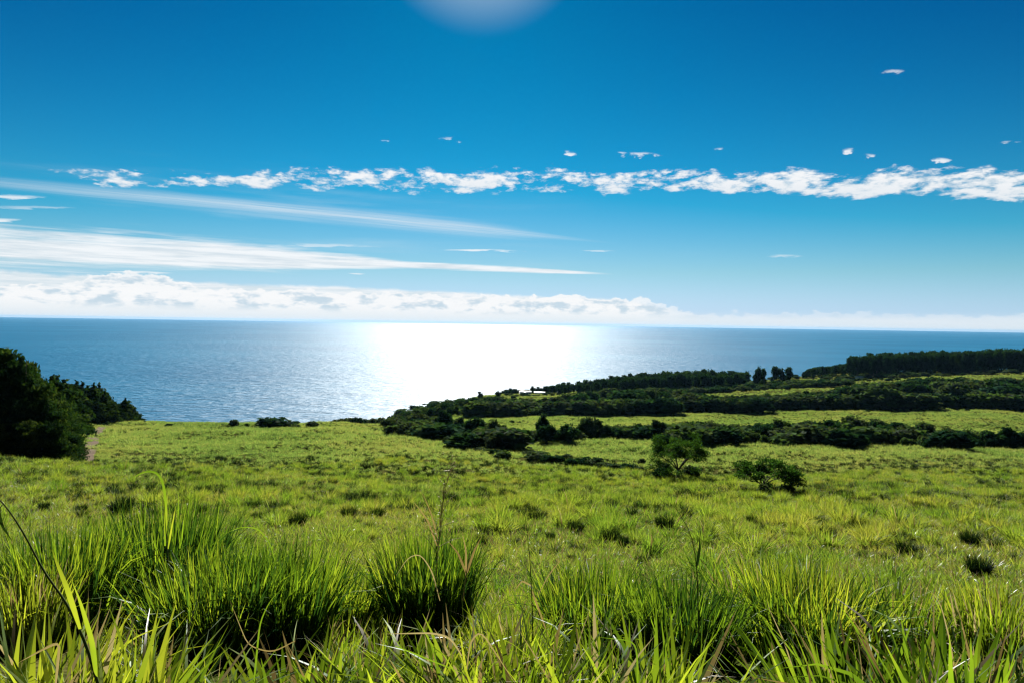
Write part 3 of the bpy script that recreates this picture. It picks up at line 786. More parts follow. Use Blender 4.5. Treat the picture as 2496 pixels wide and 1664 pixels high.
for px, base, tp, wpx in ((419, 428, 413, 18), (446, 433, 411, 15), (405, 428, 419, 14), (432, 431, 421, 14), (460, 436, 417, 12), (476, 440, 416, 18), (495, 443, 417, 12), (503, 444, 425, 14),
                          (544, 443, 414, 11), (549, 445, 424, 17), (570, 443, 423, 18), (592, 440, 416, 21), (606, 438, 424, 12), (527, 442, 429, 14), (620, 436, 424, 12), (640, 436, 423, 13),
                          (661, 440, 421, 16), (690, 441, 420, 18), (712, 441, 420, 18), (735, 442, 423, 14), (765, 441, 424, 16), (785, 440, 420, 20), (806, 442, 421, 18), (830, 441, 419, 20), (855, 440, 414, 24),
                          (878, 441, 418, 20), (900, 443, 421, 18), (928, 444, 422, 17), (950, 447, 426, 15), (972, 446, 428, 16), (992, 448, 430, 15), (1012, 448, 427, 16), (1030, 449, 430, 16), (672, 447, 431, 18), (664, 450, 433, 18)):
    x, y = ground_at(px, base, 150); h_ = (base - tp) * y / F * 1.12; w_ = wpx * y / F * 1.4
    K_round.place(x, y, w_, h_ + 0.4, ('tall' if base - tp > 20 else 'wide' if wpx > 17 else 'small') + ' rounded tree in the nearest gulch, ' + where(px, (440, 480, 525, 565, 600, 640, 700, 760, 820, 880, 940, 990), ('at its seaward mouth', 'just past its mouth', 'where the runnel joins it', 'left of the twin trees', 'near the middle', 'right of the middle', 'behind the open tree', 'between the two open trees', 'behind the umbrella tree', 'under the plantation corner', 'at the tallest stretch', 'toward the inland end', 'at the inland end')), 'tree', GBT)

GB0 = 'trees where the nearest gulch opens to the sea'
for px, py in seq(44, [(388, 429, 422), (410, 434, 421), (440, 440, 424), (475, 446, 432), (500, 448, 440)]):
    x, y = ground_at(px, py, 150); h_ = random.uniform(3.5, 6.5)
    K_round.place(x, y, h_ * random.uniform(1.2, 1.8), h_, 'leafy tree among the brush where the nearest gulch opens seaward', 'tree', GB0)
for px, tp in ((387, 421), (390, 418.5), (394, 415), (398, 411.5), (402, 410), (406, 408.5), (411, 407), (417, 405), (424, 403.5)):
    Yd = 440 + (px - 387) * .8; x = (px - 512) / F * Yd; h_ = max(top_h(px, Yd, tp), 4)
    K_round.place(x, Yd, h_ * 1.3, h_, 'tree of the dark headland tip standing against the glitter', 'tree', 'trees of the headland tip')

# --- low scrub line in the near field
GS = 'low scrub along the dry runnel in the near field'
for px, py in seq(46, [(452, 448, 445), (476, 452, 447), (500, 456, 451), (545, 460, 455), (600, 468, 464), (645, 474, 470)]):
    x, y = ground_at(px, py); h_ = random.uniform(0.8, 1.7)
    if 512 < px < 525: continue
    shrub_obj('low_shrub', random.choice(shrub_meshes), x, y, h_ * 2.6, h_, 'low dark shrub along the runnel crossing the near field', GS)
for px, py, w_, h_, lb in ((505, 459, 4.4, 2.4, 'round lone shrub at the bend of the runnel'), (540, 460, 6.0, 2.2, 'broad flat shrub beside the runnel in the field'),
                           (574, 466, 3.6, 2.0, 'brownish shrub at the middle of the runnel'), (644, 464, 1.9, 1.7, 'tiny dark shrub left of the open branching tree')):
    x, y = ground_at(px, py); shrub_obj('field_shrub', random.choice(shrub_meshes), x, y, w_, h_, lb, None)
# --- shrubs on the field edge above the sea
for px, w_, h_, lb in ((169, 4.5, 1.5, 'tiny shrub alone on the field edge beside the far grove'), (234, 5.5, 3.4, 'small upright shrub on the field edge above the sea'), (276, 17.0, 5.0, 'widest domed shrub on the field edge against the sea'),
                       (247, 3.0, 1.6, 'very small shrub just left of the wide domed one'), (313, 6.0, 3.0, 'small round shrub on the field edge near the glitter'), (296, 5.0, 1.6, 'low shrub just right of the wide domed one')):
    x, y = ground_at(px, 427.0 - (260 - px) * 0.012); y = min(y, 405.0); x = (px - 512) / F * y
    shrub_obj('edge_shrub', random.choice(shrub_meshes), x, y, w_ * 1.05, h_ * 1.2, lb, 'shrubs on the field edge above the sea')
for i, px in enumerate(np.linspace(338, 382, 13)):
    y = random.uniform(385, 402); x = (px - 512) / F * y
    shrub_obj('edge_shrub', random.choice(shrub_meshes), x, y, random.uniform(6, 9), random.uniform(4.0, 6.0), 'low shrub of the hedge where the field meets the gulch', 'hedge shrubs at the field corner')

# --- headland belt beyond the pale field
GC = 'trees covering the gulch slope beyond the pale field'
belt_c = [(392, 424, 414), (406, 420, 411), (438, 417, 406), (470, 416.5, 403), (493, 416, 402), (550, 415, 402), (603, 414, 396), (674, 412, 394), (721, 411, 400), (796, 409, 398), (827, 408, 396), (875, 407, 388), (940, 406, 386), (1050, 408, 384)]
for px, py in seq(270, belt_c):
    x, y = ground_at(px, py, 400)
    h_ = cap(px, py, y, top_c, 2.5, 18.0); w_ = max(h_, 4) * random.uniform(1.2, 1.8)
    K_round.place(x, y, w_, h_, 'leafy tree on the dark far slope, ' + where(px, *WC), 'tree', GC) if random.random() < 0.55 else \
        shrub_obj('slope_shrub', random.choice(shrub_meshes), x, y, w_ * 1.1, h_ * 0.75, 'shrub among trees of the dark far slope, ' + where(px, *WC), 'shrubs between the slope trees')
GCF = 'hedge trees along the far rim of the pale field'
for i in range(90):
    px = 470 + (1045 - 470) * (i + random.random()) / 90
    base = np.interp(px, [470, 560, 700, 796, 945, 1045], [417.5, 416, 412.5, 410, 407.5, 409.5])
    x, y = ground_at(px, base, 400)
    h_ = cap(px, base, y, top_c, 3, 13)
    shrub_obj('hedge_shrub', random.choice(shrub_meshes), x, y, h_ * 1.9, h_, 'hedge shrub edging the pale field, ' + where(px, *WC), GCF)

brush_src = source_coll('low_brush', [shrub_meshes[0], shrub_meshes[2], shrub_meshes[4], shrub_meshes[6]])
def brush(name, label, poly, n, top, lo, hi, ymin):
    X_, Y2, S_ = [], [], []
    for a, b_ in seq(n, poly):
        x, y = ground_at(a, b_, ymin); X_.append(x); Y2.append(y); S_.append(cap(a, b_, y, top, lo, hi))
    scatter(name, label, brush_src, np.array(X_), np.array(Y2), np.array(S_), 0.3)
brush('gulch_brush', 'tangled low brush covering the floor of the nearest gulch', belt_b, 1100, top_b, 1.4, 3.4, 150)
brush('slope_brush', 'dense brush under the trees of the far gulch slope', belt_c, 1300, top_c, 2.2, 7.0, 400)

# --- coastal wood (centre) and plantation (right)
GF = 'trees of the coastal wood in the middle'
top_f = ([560, 603, 640, 677, 717, 749], [381, 375, 370, 367.5, 367, 368])
bas_f = ([560, 603, 677, 717, 749], [391, 390, 389, 388, 386])
for i in range(120):
    px = 560 + 189 * (i + random.random()) / 120
    row = i % 3
    Yd = (700, 745, 790)[row] + random.uniform(-14, 14)
    x = (px - 512) / F * Yd
    h_ = top_h(px, Yd, np.interp(px, *top_f) + (3.5, 1.5, 0.3)[row] + random.uniform(-1.2, 2.2))
    K_wood.place(x, Yd, h_ * random.uniform(.7, 1.0), h_, 'dark tree in the coastal wood, ' + where(px, (620, 690), ('at its low end by the houses', 'in its middle', 'at its tall end by the isolated clumps')) + where(row, (1, 2), (', front row', ', second row', ', seaward row')), 'tree', GF)
for px, Yd, tp, w_, lb in ((760, 700, 362.5, 12, 'slender tree standing apart right of the coastal wood'), (764, 704, 365, 10, 'shorter partner of the slender tree right of the coastal wood'), (757, 698, 367, 10, 'lowest tree of the clump just right of the coastal wood'),
                           (776, 705, 362.5, 13, 'tall tree at the left of the small isolated clump'), (783, 700, 365, 12, 'middle tree of the small isolated clump'), (790, 706, 363.5, 13, 'tree at the right end of the small isolated clump')):
    x = (px - 512) / F * Yd
    K_wood.place(x, Yd, w_, top_h(px, Yd, tp), lb, 'tree')
GE = 'trees of the tall plantation on the right'
top_e = ([846, 870, 912, 955, 1000, 1060], [354, 350.5, 348.5, 348, 345.5, 347])
for i in range(150):
    px = 849 + 205 * (i + random.random()) / 150
    row = i % 3
    Yd = (770, 800, 835)[row] + random.uniform(-9, 9)
    x = (px - 512) / F * Yd
    h_ = top_h(px, Yd, np.interp(px, *top_e) + (1.5, .8, 0)[row] + random.uniform(-.9, 1.4))
    K_wood.place(x, Yd, h_ * random.uniform(.42, .70), h_, 'tall straight tree of the even topped plantation, ' + where(px, (880, 950), ('at its seaward corner', 'in its middle', 'at its inland part')) + where(row, (1, 2), (', front row', ', second row', ', back row')), 'tree', GE)
GE2 = 'lower trees left of the plantation'
for i in range(34):
    px = 804 + 46 * (i + random.random()) / 34
    Yd = random.uniform(790, 850); x = (px - 512) / F * Yd
    h_ = top_h(px, Yd, np.interp(px, [804, 815, 850], [370, 365, 361]) + random.uniform(-.6, 1.2))
    K_wood.place(x, Yd, max(h_, 3) * .75, max(h_, 3), 'lower dark tree running down left of the plantation', 'tree', GE2)

# --- scrub and hedges of the distant strips
GD = 'scrub between the distant field strips'
for poly, n, hh in (([(640, 396, 391), (700, 393.5, 388), (757, 391, 385), (800, 388, 384), (850, 384.5, 382.5)], 170, (4.0, 7.5)),
                    ([(822, 380, 376), (870, 379, 374), (940, 377, 372), (1045, 371, 369)], 90, (2.5, 6.0)),
                    ([(770, 386, 383), (850, 382, 380), (900, 380, 379)], 26, (2, 3.4)),
                    ([(756, 382, 377), (800, 378, 376)], 14, (3.0, 5.0))):
    for px, py in seq(n, poly):
        x, y = ground_at(px, py, 520); h_ = random.uniform(*hh)
        shrub_obj('distant_shrub', random.choice(shrub_meshes), x, y, h_ * 2.4, h_, 'grey green shrub between the distant field strips ' + where(px, (700, 760, 850), ('under the coastal wood', 'under the isolated clumps', 'left of the plantation', 'in front of the plantation')), GD)
# --- headland tip: scattered trees and houses
for px, Yd, hp, wpx, lb in ((481, 640, 10, 9, 'thin crowned tree standing up on the headland slope'), (499, 650, 11, 9, 'second thin crowned tree nearer the houses'),
                            (508, 760, 6, 10, 'small tree at the seaward edge of the village'), (515, 765, 8, 11, 'roundest tree left of the white roofed houses'), (520, 762, 5, 9, 'low tree touching the first white roof'),
                            (533, 775, 8, 7, 'dark tree between the two white roofed houses'), (547, 770, 8, 10, 'tree just right of the second white roof'), (553, 765, 9, 10, 'tree between the village and the coastal wood'),
                            (514, 600, 8, 8, 'dark tree beside the small strip fields'), (559, 758, 11, 12, 'first big tree of the coastal wood edge')):
    x = (px - 512) / F * Yd
    K_wood.place(x, Yd, wpx * Yd / F, hp * Yd / F, lb, 'tree')
for i in range(12):
    px = 503 + 60 * (i + random.random()) / 12; Yd = random.uniform(690, 735); x = (px - 512) / F * Yd
    shrub_obj('village_shrub', random.choice(shrub_meshes), x, Yd, 7, random.uniform(1.8, 3.2), 'low garden shrub in front of the white roofed houses', 'garden shrubs by the houses')
for i in range(34):
    px = 496 + 70 * (i + random.random()) / 34; Yd = random.uniform(768, 800); x = (px - 512) / F * Yd
    h_ = top_h(px, Yd, np.interp(px, [496, 512, 522, 545, 566], [392, 386.5, 388, 385.5, 380]) + random.uniform(-1, 1.5))
    if h_ > 2: K_wood.place(x, Yd, max(h_, 8) * 1.1, h_, 'tree of the thin woodland behind the white roofed houses', 'tree', 'woodland stepping down behind the houses')
# small things on the pale field
for px, py, s_, lb in ((513.5, 423.2, 2.0, 'small dark shrub alone on the pale field'), (521, 423, 1.0, 'tiny brown bush on the pale field'), (525, 421.5, 1.1, 'second tiny brown bush on the pale field'),
                       (665, 409.8, 2.6, 'flat dark shrub near the far rim of the pale field'), (870, 412, 2.2, 'small shrub on the right of the pale field'), (700, 408, 2.4, 'low shrub on the pale field rim')):
    x, y = ground_at(px, py, 330); shrub_obj('field_shrub', random.choice(shrub_meshes), x, y, s_ * 1.8, s_, lb, None)

def house(px, Yd, wid, dep, wall_h, roof_h, rz, label, nwin=3):
    x = (px - 512) / F * Yd
    e = bpy.data.objects.new('house', None); C.objects.link(e); e.location = (x, Yd, hz1(x, Yd) + 0.3); e.rotation_euler = (0, 0, rz)
    tag(e, label, 'house', 'white roofed houses near the shore')
    mb = MB(); mb.box(-wid / 2, wid / 2, -dep / 2, dep / 2, -2, wall_h); link('wall', mb.mesh('wall', M_wall), e)
    a, b_ = wid / 2 + .6, dep / 2 + .8
    for s_ in (-1, 1):
        mb = MB()
        v = [(-a, s_ * b_, wall_h - .1), (a, s_ * b_, wall_h - .1), (a, s_ * 0.01, wall_h + roof_h), (-a, s_ * 0.01, wall_h + roof_h)]
        v += [(p[0], p[1], p[2] + .14) for p in v]
        mb.poly(v, [(0, 1, 2, 3), (4, 7, 6, 5), (0, 4, 5, 1), (1, 5, 6, 2), (2, 6, 7, 3), (3, 7, 4, 0)])
        link('roof_slope', mb.mesh('roof_slope', M_white), e)
    for s_ in (-1, 1):
        mb = MB(); q_ = s_ * (wid / 2 - .05)
        mb.poly([(q_, -dep / 2, wall_h - .01), (q_, dep / 2, wall_h - .01), (q_, 0.05, wall_h + roof_h - .05), (q_, -0.05, wall_h + roof_h - .05)], [(0, 1, 2, 3)])
        link('gable', mb.mesh('gable', M_wall), e)
    for i in range(nwin):
        cx_ = -wid / 2 + wid * (i + .5) / nwin
        mb = MB(); mb.box(cx_ - .6, cx_ + .6, -dep / 2 - .06, -dep / 2 + .02, wall_h * .35, wall_h * .8); link('window', mb.mesh('window', M_glass), e)
house(526, 745, 12, 9, 2.8, 1.0, 0.15, 'longer white roofed house nearest the headland tip', 4)
house(540.5, 750, 11, 9, 3.0, 1.0, -0.1, 'white roofed house between the dark tree and the wood')
house(600, 655, 6, 5, 2.6, .6, 0.3, 'tiny white roofed shed under the coastal wood', 2)
house(860, 745, 6, 5, 2.4, .5, 0.2, 'small white roofed house below the plantation', 2)

# --- two open spreading trees in the near field
def branching_tree(px, base, top, wpx, label, flat, seed, lean=0.0, nl=7500, mat=None):
    r_ = np.random.default_rng(seed)
    x, y = ground_at(px, base); H = (base - top) * y / F; W = wpx * y / F * 0.5
    e = bpy.data.objects.new('spreading_tree', None); C.objects.link(e); e.location = (x, y, hz1(x, y) - .1)
    tag(e, label, 'tree', 'open crowned trees in the near field')
    mb = MB(); tips = []
    r0 = H * 0.035
    fork = H * 0.22
    mb.tube([(0, 0, -.3), (lean * .1, 0.02, fork * .5), (lean * .2, 0, fork)], [r0 * 1.5, r0 * 1.1, r0], 7)
    n1_ = 6
    for i in range(n1_):
        a = 6.283 * i / n1_ + r_.uniform(-.35, .35); q_ = W * r_.uniform(.38, .62)
        p0 = np.array([lean * .2, 0, fork * r_.uniform(.8, 1.0)])
        p2 = np.array([math.cos(a) * q_ + lean * .4, math.sin(a) * q_, H * r_.uniform(.50, .68)])
        p1 = p0 * .5 + p2 * .5 + np.array([0, 0, H * .04])
        mb.tube([p0, p1, p2], [r0 * .6, r0 * .45, r0 * .3], 6)
        for j in range(4):
            b2 = a + r_.uniform(-.75, .75); q2 = W * r_.uniform(.6, .97)
            p4 = np.array([math.cos(b2) * q2 + lean, math.sin(b2) * q2, H * (r_.uniform(.72, .92) - flat * (q2 / W) ** 2 * .45)])
            p3 = p2 * .5 + p4 * .5 + np.array([0, 0, H * .03])
            mb.tube([p2, p3, p4], [r0 * .3, r0 * .2, r0 * .1], 5); tips.append(p4)
            p5 = p3 + r_.normal(0, .12 * W, 3) + np.array([0, 0, H * .16]); mb.tube([p3, (p3 + p5) / 2, p5], [r0 * .2, r0 * .12, r0 * .06], 4); tips.append(p5)
    link('trunk', mb.mesh('trunk', M_bark, True), e)
    bl = [(p[0], p[1], p[2] + H * .03, W * r_.uniform(.16, .26), W * r_.uniform(.16, .26), H * r_.uniform(.06, .11)) for p in tips]
    if flat < .7:
        for k_ in range(12):
            a = r_.uniform(0, 6.283); q_ = W * r_.uniform(.55, .95)
            bl.append((math.cos(a) * q_, math.sin(a) * q_, H * r_.uniform(.22, .55), W * r_.uniform(.14, .24), W * r_.uniform(.14, .24), H * r_.uniform(.08, .14)))
    V, Q = foliage(bl, nl, 0.105, r_, shell=(0.1, 1.15), flat=.2)
    link('crown', mesh_from('crown', V, Q, mats=[mat or M_weed]), e)
branching_tree(681, 478, 439, 60, 'taller open tree with several leaning trunks in the near field', 0.55, 3, 0.0, 14000, M_weed)
branching_tree(765, 492, 459, 62, 'flat topped umbrella shaped tree on its own in the near field', 0.9, 11, 0.9, 6500, M_weed)
for px, py, w_, h_, lb in ((662, 479, 3.2, 2.2, 'leafy shrub left of the open tree trunk'), (671, 480, 2.6, 1.4, 'low shrub at the foot of the open tree'), (694, 478, 3.4, 2.4, 'dense shrub right of the open tree trunk'),
                           (668, 474, 3.4, 2.6, 'bright leaved shrub behind the open tree'), (769, 497, 1.6, 1.5, 'small dark shrub at the foot of the umbrella tree'), (790, 494, 2.2, 1.2, 'low clump right of the umbrella tree')):
    x, y = ground_at(px, py); shrub_obj('field_shrub', random.choice(shrub_meshes), x, y, w_, h_, lb, None)

# ------------------------------------------------------------------ mid-distance dark tussocks as things
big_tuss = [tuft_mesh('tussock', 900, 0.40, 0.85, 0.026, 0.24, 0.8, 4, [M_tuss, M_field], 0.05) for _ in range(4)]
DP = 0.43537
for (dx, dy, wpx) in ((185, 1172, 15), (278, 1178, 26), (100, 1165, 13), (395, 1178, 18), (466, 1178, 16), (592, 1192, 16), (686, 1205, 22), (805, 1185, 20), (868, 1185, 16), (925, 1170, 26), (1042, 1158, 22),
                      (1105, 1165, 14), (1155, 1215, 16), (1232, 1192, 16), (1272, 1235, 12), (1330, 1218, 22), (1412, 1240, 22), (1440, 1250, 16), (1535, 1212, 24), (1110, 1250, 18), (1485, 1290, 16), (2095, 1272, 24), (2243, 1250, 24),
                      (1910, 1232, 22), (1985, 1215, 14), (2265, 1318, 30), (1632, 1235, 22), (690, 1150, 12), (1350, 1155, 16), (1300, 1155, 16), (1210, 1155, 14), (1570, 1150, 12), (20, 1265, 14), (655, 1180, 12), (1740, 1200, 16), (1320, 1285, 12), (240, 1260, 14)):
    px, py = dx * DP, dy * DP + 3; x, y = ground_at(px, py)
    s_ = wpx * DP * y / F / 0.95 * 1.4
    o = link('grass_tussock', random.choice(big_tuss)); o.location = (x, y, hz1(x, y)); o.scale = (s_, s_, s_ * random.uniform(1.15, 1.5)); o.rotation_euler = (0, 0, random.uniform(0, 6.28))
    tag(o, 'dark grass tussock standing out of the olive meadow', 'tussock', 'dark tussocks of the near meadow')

# ------------------------------------------------------------------ foreground clumps
def clump_mesh(n, rad, L, W, th=0.10, bend=0.8, mats=(M_blade, M_dry), dryf=0.17):
    a = rng.uniform(0, 6.283, n); r_ = rad * np.sqrt(rng.uniform(0, 1, n))
    base = np.stack([np.cos(a) * r_, np.sin(a) * r_, np.full(n, -0.08)], 1)
    az = a + rng.normal(0, 0.9, n)
    th0 = np.abs(rng.normal(0, th, n)) + r_ / rad * th
    Ln = L * (1.12 - 0.77 * rng.uniform(0, 1, n) ** 1.5)
    bd = np.where(rng.uniform(0, 1, n) < 0.13, rng.uniform(1.1, 2.4, n), np.abs(rng.normal(0, 0.28, n)))
    V, Q = blades(n, base, az, th0, bd * bend, Ln, W * rng.uniform(0.5, 1.35, n), 6, power=2.4)
    dry = rng.uniform(0, 1, n) < dryf
    return mesh_from('clump', V, Q, mats=list(mats), mat_idx=np.repeat(dry.astype(int), 6))
clumps = [clump_mesh(1000, 0.46, 1.25, 0.033) for _ in range(3)] + [clump_mesh(760, 0.42, 1.2, 0.029, 0.16, 1.0, dryf=0.18) for _ in range(2)]
wide = [clump_mesh(230, 0.34, 1.15, 0.040, 0.18, 0.8) for _ in range(3)]
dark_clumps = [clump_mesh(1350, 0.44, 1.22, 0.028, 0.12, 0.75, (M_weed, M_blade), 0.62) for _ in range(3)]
FG = [ # px, top px row, depth, width factor, label
 (62, 530, 7.0, 1.0, 'tall dark hearted clump at the left edge behind the long dark stem'),

 (163, 508, 8.2, 1.1, 'highest clump crowned by the long arching leaf'),
 (20, 575, 6.2, .9, 'ragged clump cut by the left edge of the view'),

 (215, 556, 6.0, 1.1, 'left half of the twin clumps with the black hollow heart'),
 (280, 552, 6.3, 1.1, 'large clump with a black hollow heart left of centre'),


 (345, 572, 7.4, 1.0, 'thin yellowish clump left of the dark blue green clump'),




 (600, 575, 6.4, 1.2, 'upright clump with a shaded heart right of centre'),

 (690, 585, 6.0, 1.1, 'clump at the foot of the dark bent stalk'),

 (778, 562, 6.8, 1.1, 'tall bright clump with brown flower spikes'),
 (820, 575, 6.2, 1.2, 'wide clump with a dark hollow on the right'),

 (905, 588, 6.6, 1.1, 'loose clump with crossing straws on the right'),

 (1010, 595, 6.2, 1.0, 'clump cut by the right edge of the view'),


 (520, 625, 5.2, 1.0, 'shaggy clump low in the middle'),




]
for i, (px, tp, Yd, wf, lb) in enumerate(FG):
    x = (px - 512) / F * Yd; z0 = hz1(x, Yd); h_ = pix(px, tp, Yd).z - z0
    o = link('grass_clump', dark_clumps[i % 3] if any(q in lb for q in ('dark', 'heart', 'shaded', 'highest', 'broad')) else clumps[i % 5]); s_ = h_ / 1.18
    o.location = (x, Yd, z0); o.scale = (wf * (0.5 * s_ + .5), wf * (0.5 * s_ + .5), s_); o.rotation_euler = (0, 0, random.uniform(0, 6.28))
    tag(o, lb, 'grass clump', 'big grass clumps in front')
FN = [(25, 640, 3.2, 'broad leaved clump in the bottom left corner'), (95, 655, 3.0, 'broad leaved clump right of the bottom left corner'), (150, 680, 3.2, 'low broad leaved clump under the dark hollow'),
      (300, 672, 3.3, 'low broad leaved clump at the bottom left of centre'), (410, 662, 3.4, 'broad leaved clump with one bent pale blade'), (490, 640, 3.5, 'bright broad leaved clump at the bottom centre'), (560, 655, 3.2, 'broad leaved clump just right of the bottom centre'),
      (655, 640, 3.4, 'bright broad leaved clump under the dark hollow on the right'),  (845, 676, 3.3, 'broad leaved clump beside the bent straws'), (880, 650, 3.3, 'broad leaved clump left of the bottom right corner'), (985, 640, 3.2, 'broad leaved clump in the bottom right corner')]
for i, (px, tp, Yd, lb) in enumerate(FN):
    x = (px - 512) / F * Yd; z0 = hz1(x, Yd); h_ = pix(px, tp, Yd).z - z0
    o = link('grass_clump', wide[i % 3]); s_ = h_ / 1.05
    o.location = (x, Yd, z0); o.scale = (.9, .9, s_); o.rotation_euler = (0, 0, random.uniform(0, 6.28))
    tag(o, lb, 'grass clump', 'broad leaved clumps nearest the camera')
# dark bluish clump between the brighter ones
x, y = (432 - 512) / F * 7.2, 7.2
z0 = hz1(x, y); h_ = pix(425, 538, 7.2).z - z0
dk = clump_mesh(1500, 0.44, 1.15, 0.027, 0.13, 0.7, (M_weed, M_blade), 0.50)
o = link('grass_clump', dk); o.location = (x, y, z0); o.scale = (.9, .9, h_ / 1.1)
tag(o, 'dark blue green clump below the straw coloured flower stalk', 'grass clump', 'big grass clumps in front')

# ------------------------------------------------------------------ single stalks and leaves
def strip_leaf(mb_pts, width, name, mat, parent, tw=(0.2, 1, 0)):
    """a ribbon leaf along points, folded along its midrib"""
    P_ = np.array(mb_pts, float); n = len(P_)
    d = np.gradient(P_, axis=0); d /= np.linalg.norm(d, axis=1)[:, None]
    s_ = np.cross(d, np.array(tw, float)); s_ /= np.linalg.norm(s_, axis=1)[:, None]
    up = np.cross(s_, d)
    tt = np.linspace(0, 1, n); w = width * .5 * np.clip(np.minimum(.5 + 2 * tt, 1) * (1 - tt ** 2.5), .04, 1)
    V = np.concatenate([P_ - s_ * w[:, None], P_ - up * (w * .25)[:, None], P_ + s_ * w[:, None]])
    Q = [(a * n + i, a * n + i + 1, (a + 1) * n + i + 1, (a + 1) * n + i) for a in (0, 1) for i in range(n - 1)]
    return link(name, mesh_from(name, V, Q, mats=[mat], smooth=True), parent)
def smooth_pts(P_, n):
    P_ = np.array(P_, float); t0 = np.concatenate([[0], np.cumsum(np.linalg.norm(np.diff(P_, axis=0), axis=1))]); t1 = np.linspace(0, t0[-1], n)
    Z_ = np.stack([np.interp(t1, t0, P_[:, k_]) for k_ in range(3)], 1)
    for _ in range(max(2, n // 8)): Z_[1:-1] = (Z_[:-2] + 2 * Z_[1:-1] + Z_[2:]) / 4
    return Z_
def stalk(pxs, Yd, r0, label, mat, head=None, leaves=()):
    P_ = [np.array(pix(a, b_, Yd + dy)) for a, b_, dy in pxs]
    root = P_[0].copy(); e = bpy.data.objects.new('grass_stalk', None); C.objects.link(e); e.location = root
    tag(e, label, 'grass stalk')
    S = smooth_pts([p - root for p in P_], 20)
    mb = MB(); mb.tube(list(S), list(np.linspace(r0, r0 * .35, 20)), 6); link('stem', mb.mesh('stem', mat, True), e)
    if head:
        a0, a1, L_, n = head; mb = MB(); r_ = np.random.default_rng(5)
        for i in range(n):
            f = a0 + (a1 - a0) * i / n; j = min(int(f * 19), 18); p = S[j]; dd = S[min(j + 1, 19)] - S[j]; dd /= np.linalg.norm(dd)
            q_ = L_ * (1.1 - .8 * i / n) * r_.uniform(.6, 1.1); v = dd * .8 + r_.normal(0, .5, 3) * np.array([1, .6, .5]); v /= np.linalg.norm(v)
            mb.tube([p, p + v * q_ * .6, p + v * q_ + np.array([0, 0, -.12 * q_])], [.0028, .0022, .0012], 4)
            for m_ in range(3):
                b_ = p + v * q_ * (.4 + .2 * m_); mb.tube([b_, b_ + r_.normal(0, .018, 3)], [.003, .001], 3)
        link('seed_head', mb.mesh('seed_head', M_straw), e)
    for (lp, w_, mt) in leaves:
        L3 = smooth_pts([np.array(pix(a, b_, Yd + dy)) - root for a, b_, dy in lp], 18)
        strip_leaf(L3, w_, 'leaf', mt, e)
    return e
stalk([(100, 690, 0), (86, 642, 0), (66, 600, .05), (44, 572, .1), (24, 532, .12), (4, 502, .15), (-8, 492, .2)], 2.2, 0.0052, 'long dark stem leaning in from the bottom left corner', M_stem,
      leaves=[([(4, 502, .15), (-2, 510, .1), (2, 525, .1), (12, 540, .1)], .018, M_tuss), ([(80, 628, 0), (68, 590, 0), (56, 560, .05), (52, 548, .1)], .024, M_blade), ([(96, 675, 0), (92, 640, -.1), (80, 600, -.15), (72, 580, -.2)], .026, M_blade)])
stalk([(168, 560, 0), (166, 530, 0), (164, 500, 0)], 6.2, 0.006, 'upright stem carrying the long leaf that arches over the field', M_stem,
      leaves=[([(165, 545, 0), (166, 505, 0), (164, 485, 0), (160, 472, 0), (152, 468.5, 0), (140, 472, 0), (127, 480.5, 0)], .036, M_blade), ([(168, 548, 0), (172, 525, 0), (176, 505, 0)], .02, M_blade)])
stalk([(436, 580, 0), (437, 560, 0), (440, 525, 0), (444, 495, 0), (449, 472, 0), (452, 452, 0)], 5.4, 0.0042, 'straw coloured flowering stalk rising above the dark blue green clump', M_straw, head=(.25, .98, .22, 34),
      leaves=[([(437, 545, 0), (428, 520, 0), (418, 506, 0), (412, 500, 0)], .016, M_dry), ([(438, 540, 0), (432, 515, 0), (424, 495, .05), (418, 488, .1)], .012, M_dry)])
stalk([(463, 600, 0), (466, 575, 0), (470, 550, 0), (474, 535, 0)], 5.6, 0.006, 'short branching yellow stalk right of the flowering one', M_straw, leaves=[([(466, 572, 0), (458, 552, 0), (448, 540, 0)], .02, M_dry), ([(467, 572, 0), (474, 550, 0), (482, 535, 0)], .02, M_dry), ([(466, 575, 0), (466, 550, 0), (462, 530, 0)], .018, M_dry)])
stalk([(533, 640, 0), (532, 600, 0), (530, 560, 0), (527, 530, 0), (524, 508, 0)], 4.6, 0.0042, 'thin dark upright stem in the middle of the meadow', M_stem, leaves=[([(532, 590, 0), (540, 612, 0), (550, 640, 0)], .014, M_dry), ([(532, 585, 0), (522, 580, 0), (514, 590, 0)], .012, M_dry)])
stalk([(699, 640, 0), (698, 605, 0), (697, 570, 0), (694, 545, 0), (689, 528, 0), (680, 514, 0), (676, 508, 0)], 4.4, 0.0050, 'dark stalk bending over at the top right of centre', M_stem, leaves=[([(697, 565, 0), (700, 545, 0), (699, 535, 0)], .02, M_tuss)])
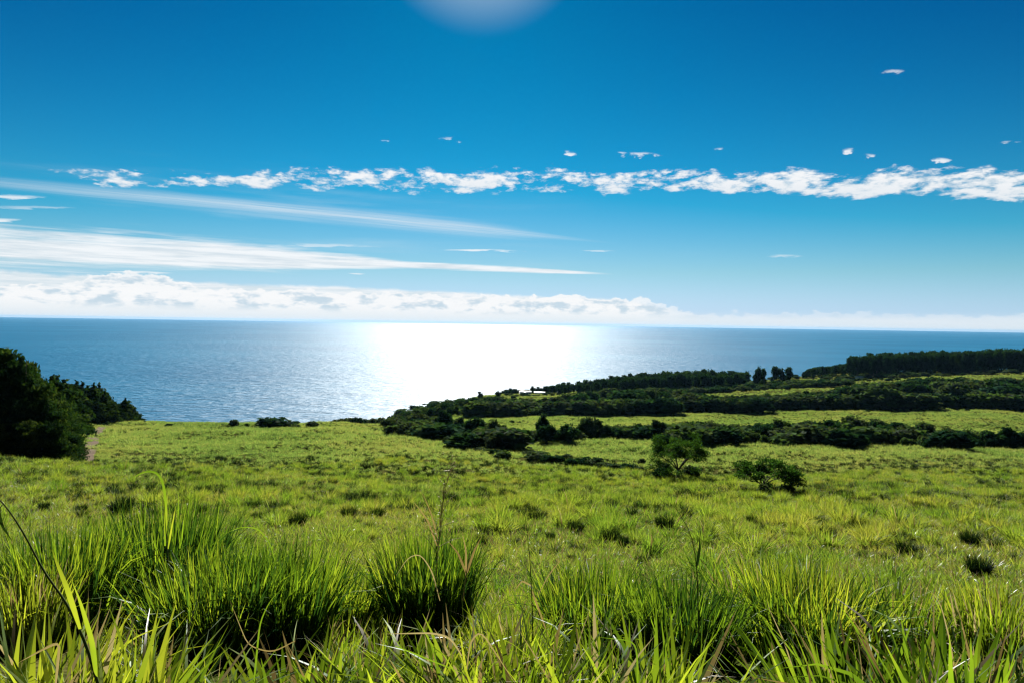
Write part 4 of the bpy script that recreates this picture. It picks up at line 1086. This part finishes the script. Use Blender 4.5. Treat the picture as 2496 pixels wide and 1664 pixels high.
# loose arching blades in front, each its own leaf
arch = [([(55, 690, 0), (60, 640, 0), (40, 650, 0), (18, 662, 0)], 2.4, .020, 'pale fallen blade lying across the bottom left corner', M_dry),
        ([(295, 640, 0), (272, 652, 0), (248, 645, 0), (230, 600, 0)], 3.4, .012, 'thin dead straw crossing the left dark hollow', M_dry),
        ([(252, 700, 0), (256, 660, 0), (260, 620, 0), (272, 596, 0), (282, 588, 0)], 3.4, .018, 'single dark blade curving up out of the left hollow', M_blade),
        ([(462, 655, 0), (450, 636, 0), (432, 632, 0), (384, 633, 0)], 3.2, .017, 'pale blade bent flat above the bottom centre', M_dry),
        ([(467, 668, 0), (470, 640, 0), (480, 628, 0), (520, 690, 0)], 3.1, .013, 'crossed dry blade just right of the flat one', M_dry),
        ([(395, 645, 0), (420, 655, 0), (452, 668, 0), (470, 675, 0)], 3.0, .013, 'long straight yellow blade sloping down at the bottom centre', M_blade),
        ([(638, 690, 0), (637, 650, 0), (634, 640, 0), (596, 636, 0)], 3.0, .014, 'green blade folded over square at the bottom right of centre', M_blade),
        ([(900, 668, 0), (876, 650, 0), (846, 610, 0), (838, 600, 0)], 3.6, .012, 'dry straw leaning left over the right dark hollow', M_dry),
        ([(800, 690, 0), (784, 640, 0), (770, 610, 0), (766, 598, 0)], 3.6, .012, 'dry straw rising left of the right dark hollow', M_dry),
        ([(958, 690, 0), (950, 640, 0), (940, 600, 0), (925, 585, 0)], 3.4, .013, 'tan straw bending left near the right corner', M_dry),
        ([(440, 600, 0), (432, 570, 0), (420, 552, 0), (408, 556, 0), (396, 575, 0)], 4.8, .016, 'silvery blade arching over the dark blue green clump', M_dry),
        ([(275, 560, 0), (270, 542, 0), (258, 527, 0), (240, 526, 0), (222, 534, 0)], 5.2, .018, 'long blade arching left over the large clump', M_blade),
        ([(560, 560, 0), (548, 575, 0), (536, 598, 0)], 4.4, .012, 'short dry blade hanging beside the thin upright stem', M_dry)]
for P_, Yd, w_, lb, mt in arch:
    W3 = [np.array(pix(a, b_, Yd + dy)) for a, b_, dy in P_]
    root = W3[0].copy()
    o = strip_leaf(smooth_pts([p - root for p in W3], 18), w_ * .62, 'bent_straw', mt, None); o.location = root
    tag(o, lb, 'straw')
print('objects', len(bpy.data.objects))
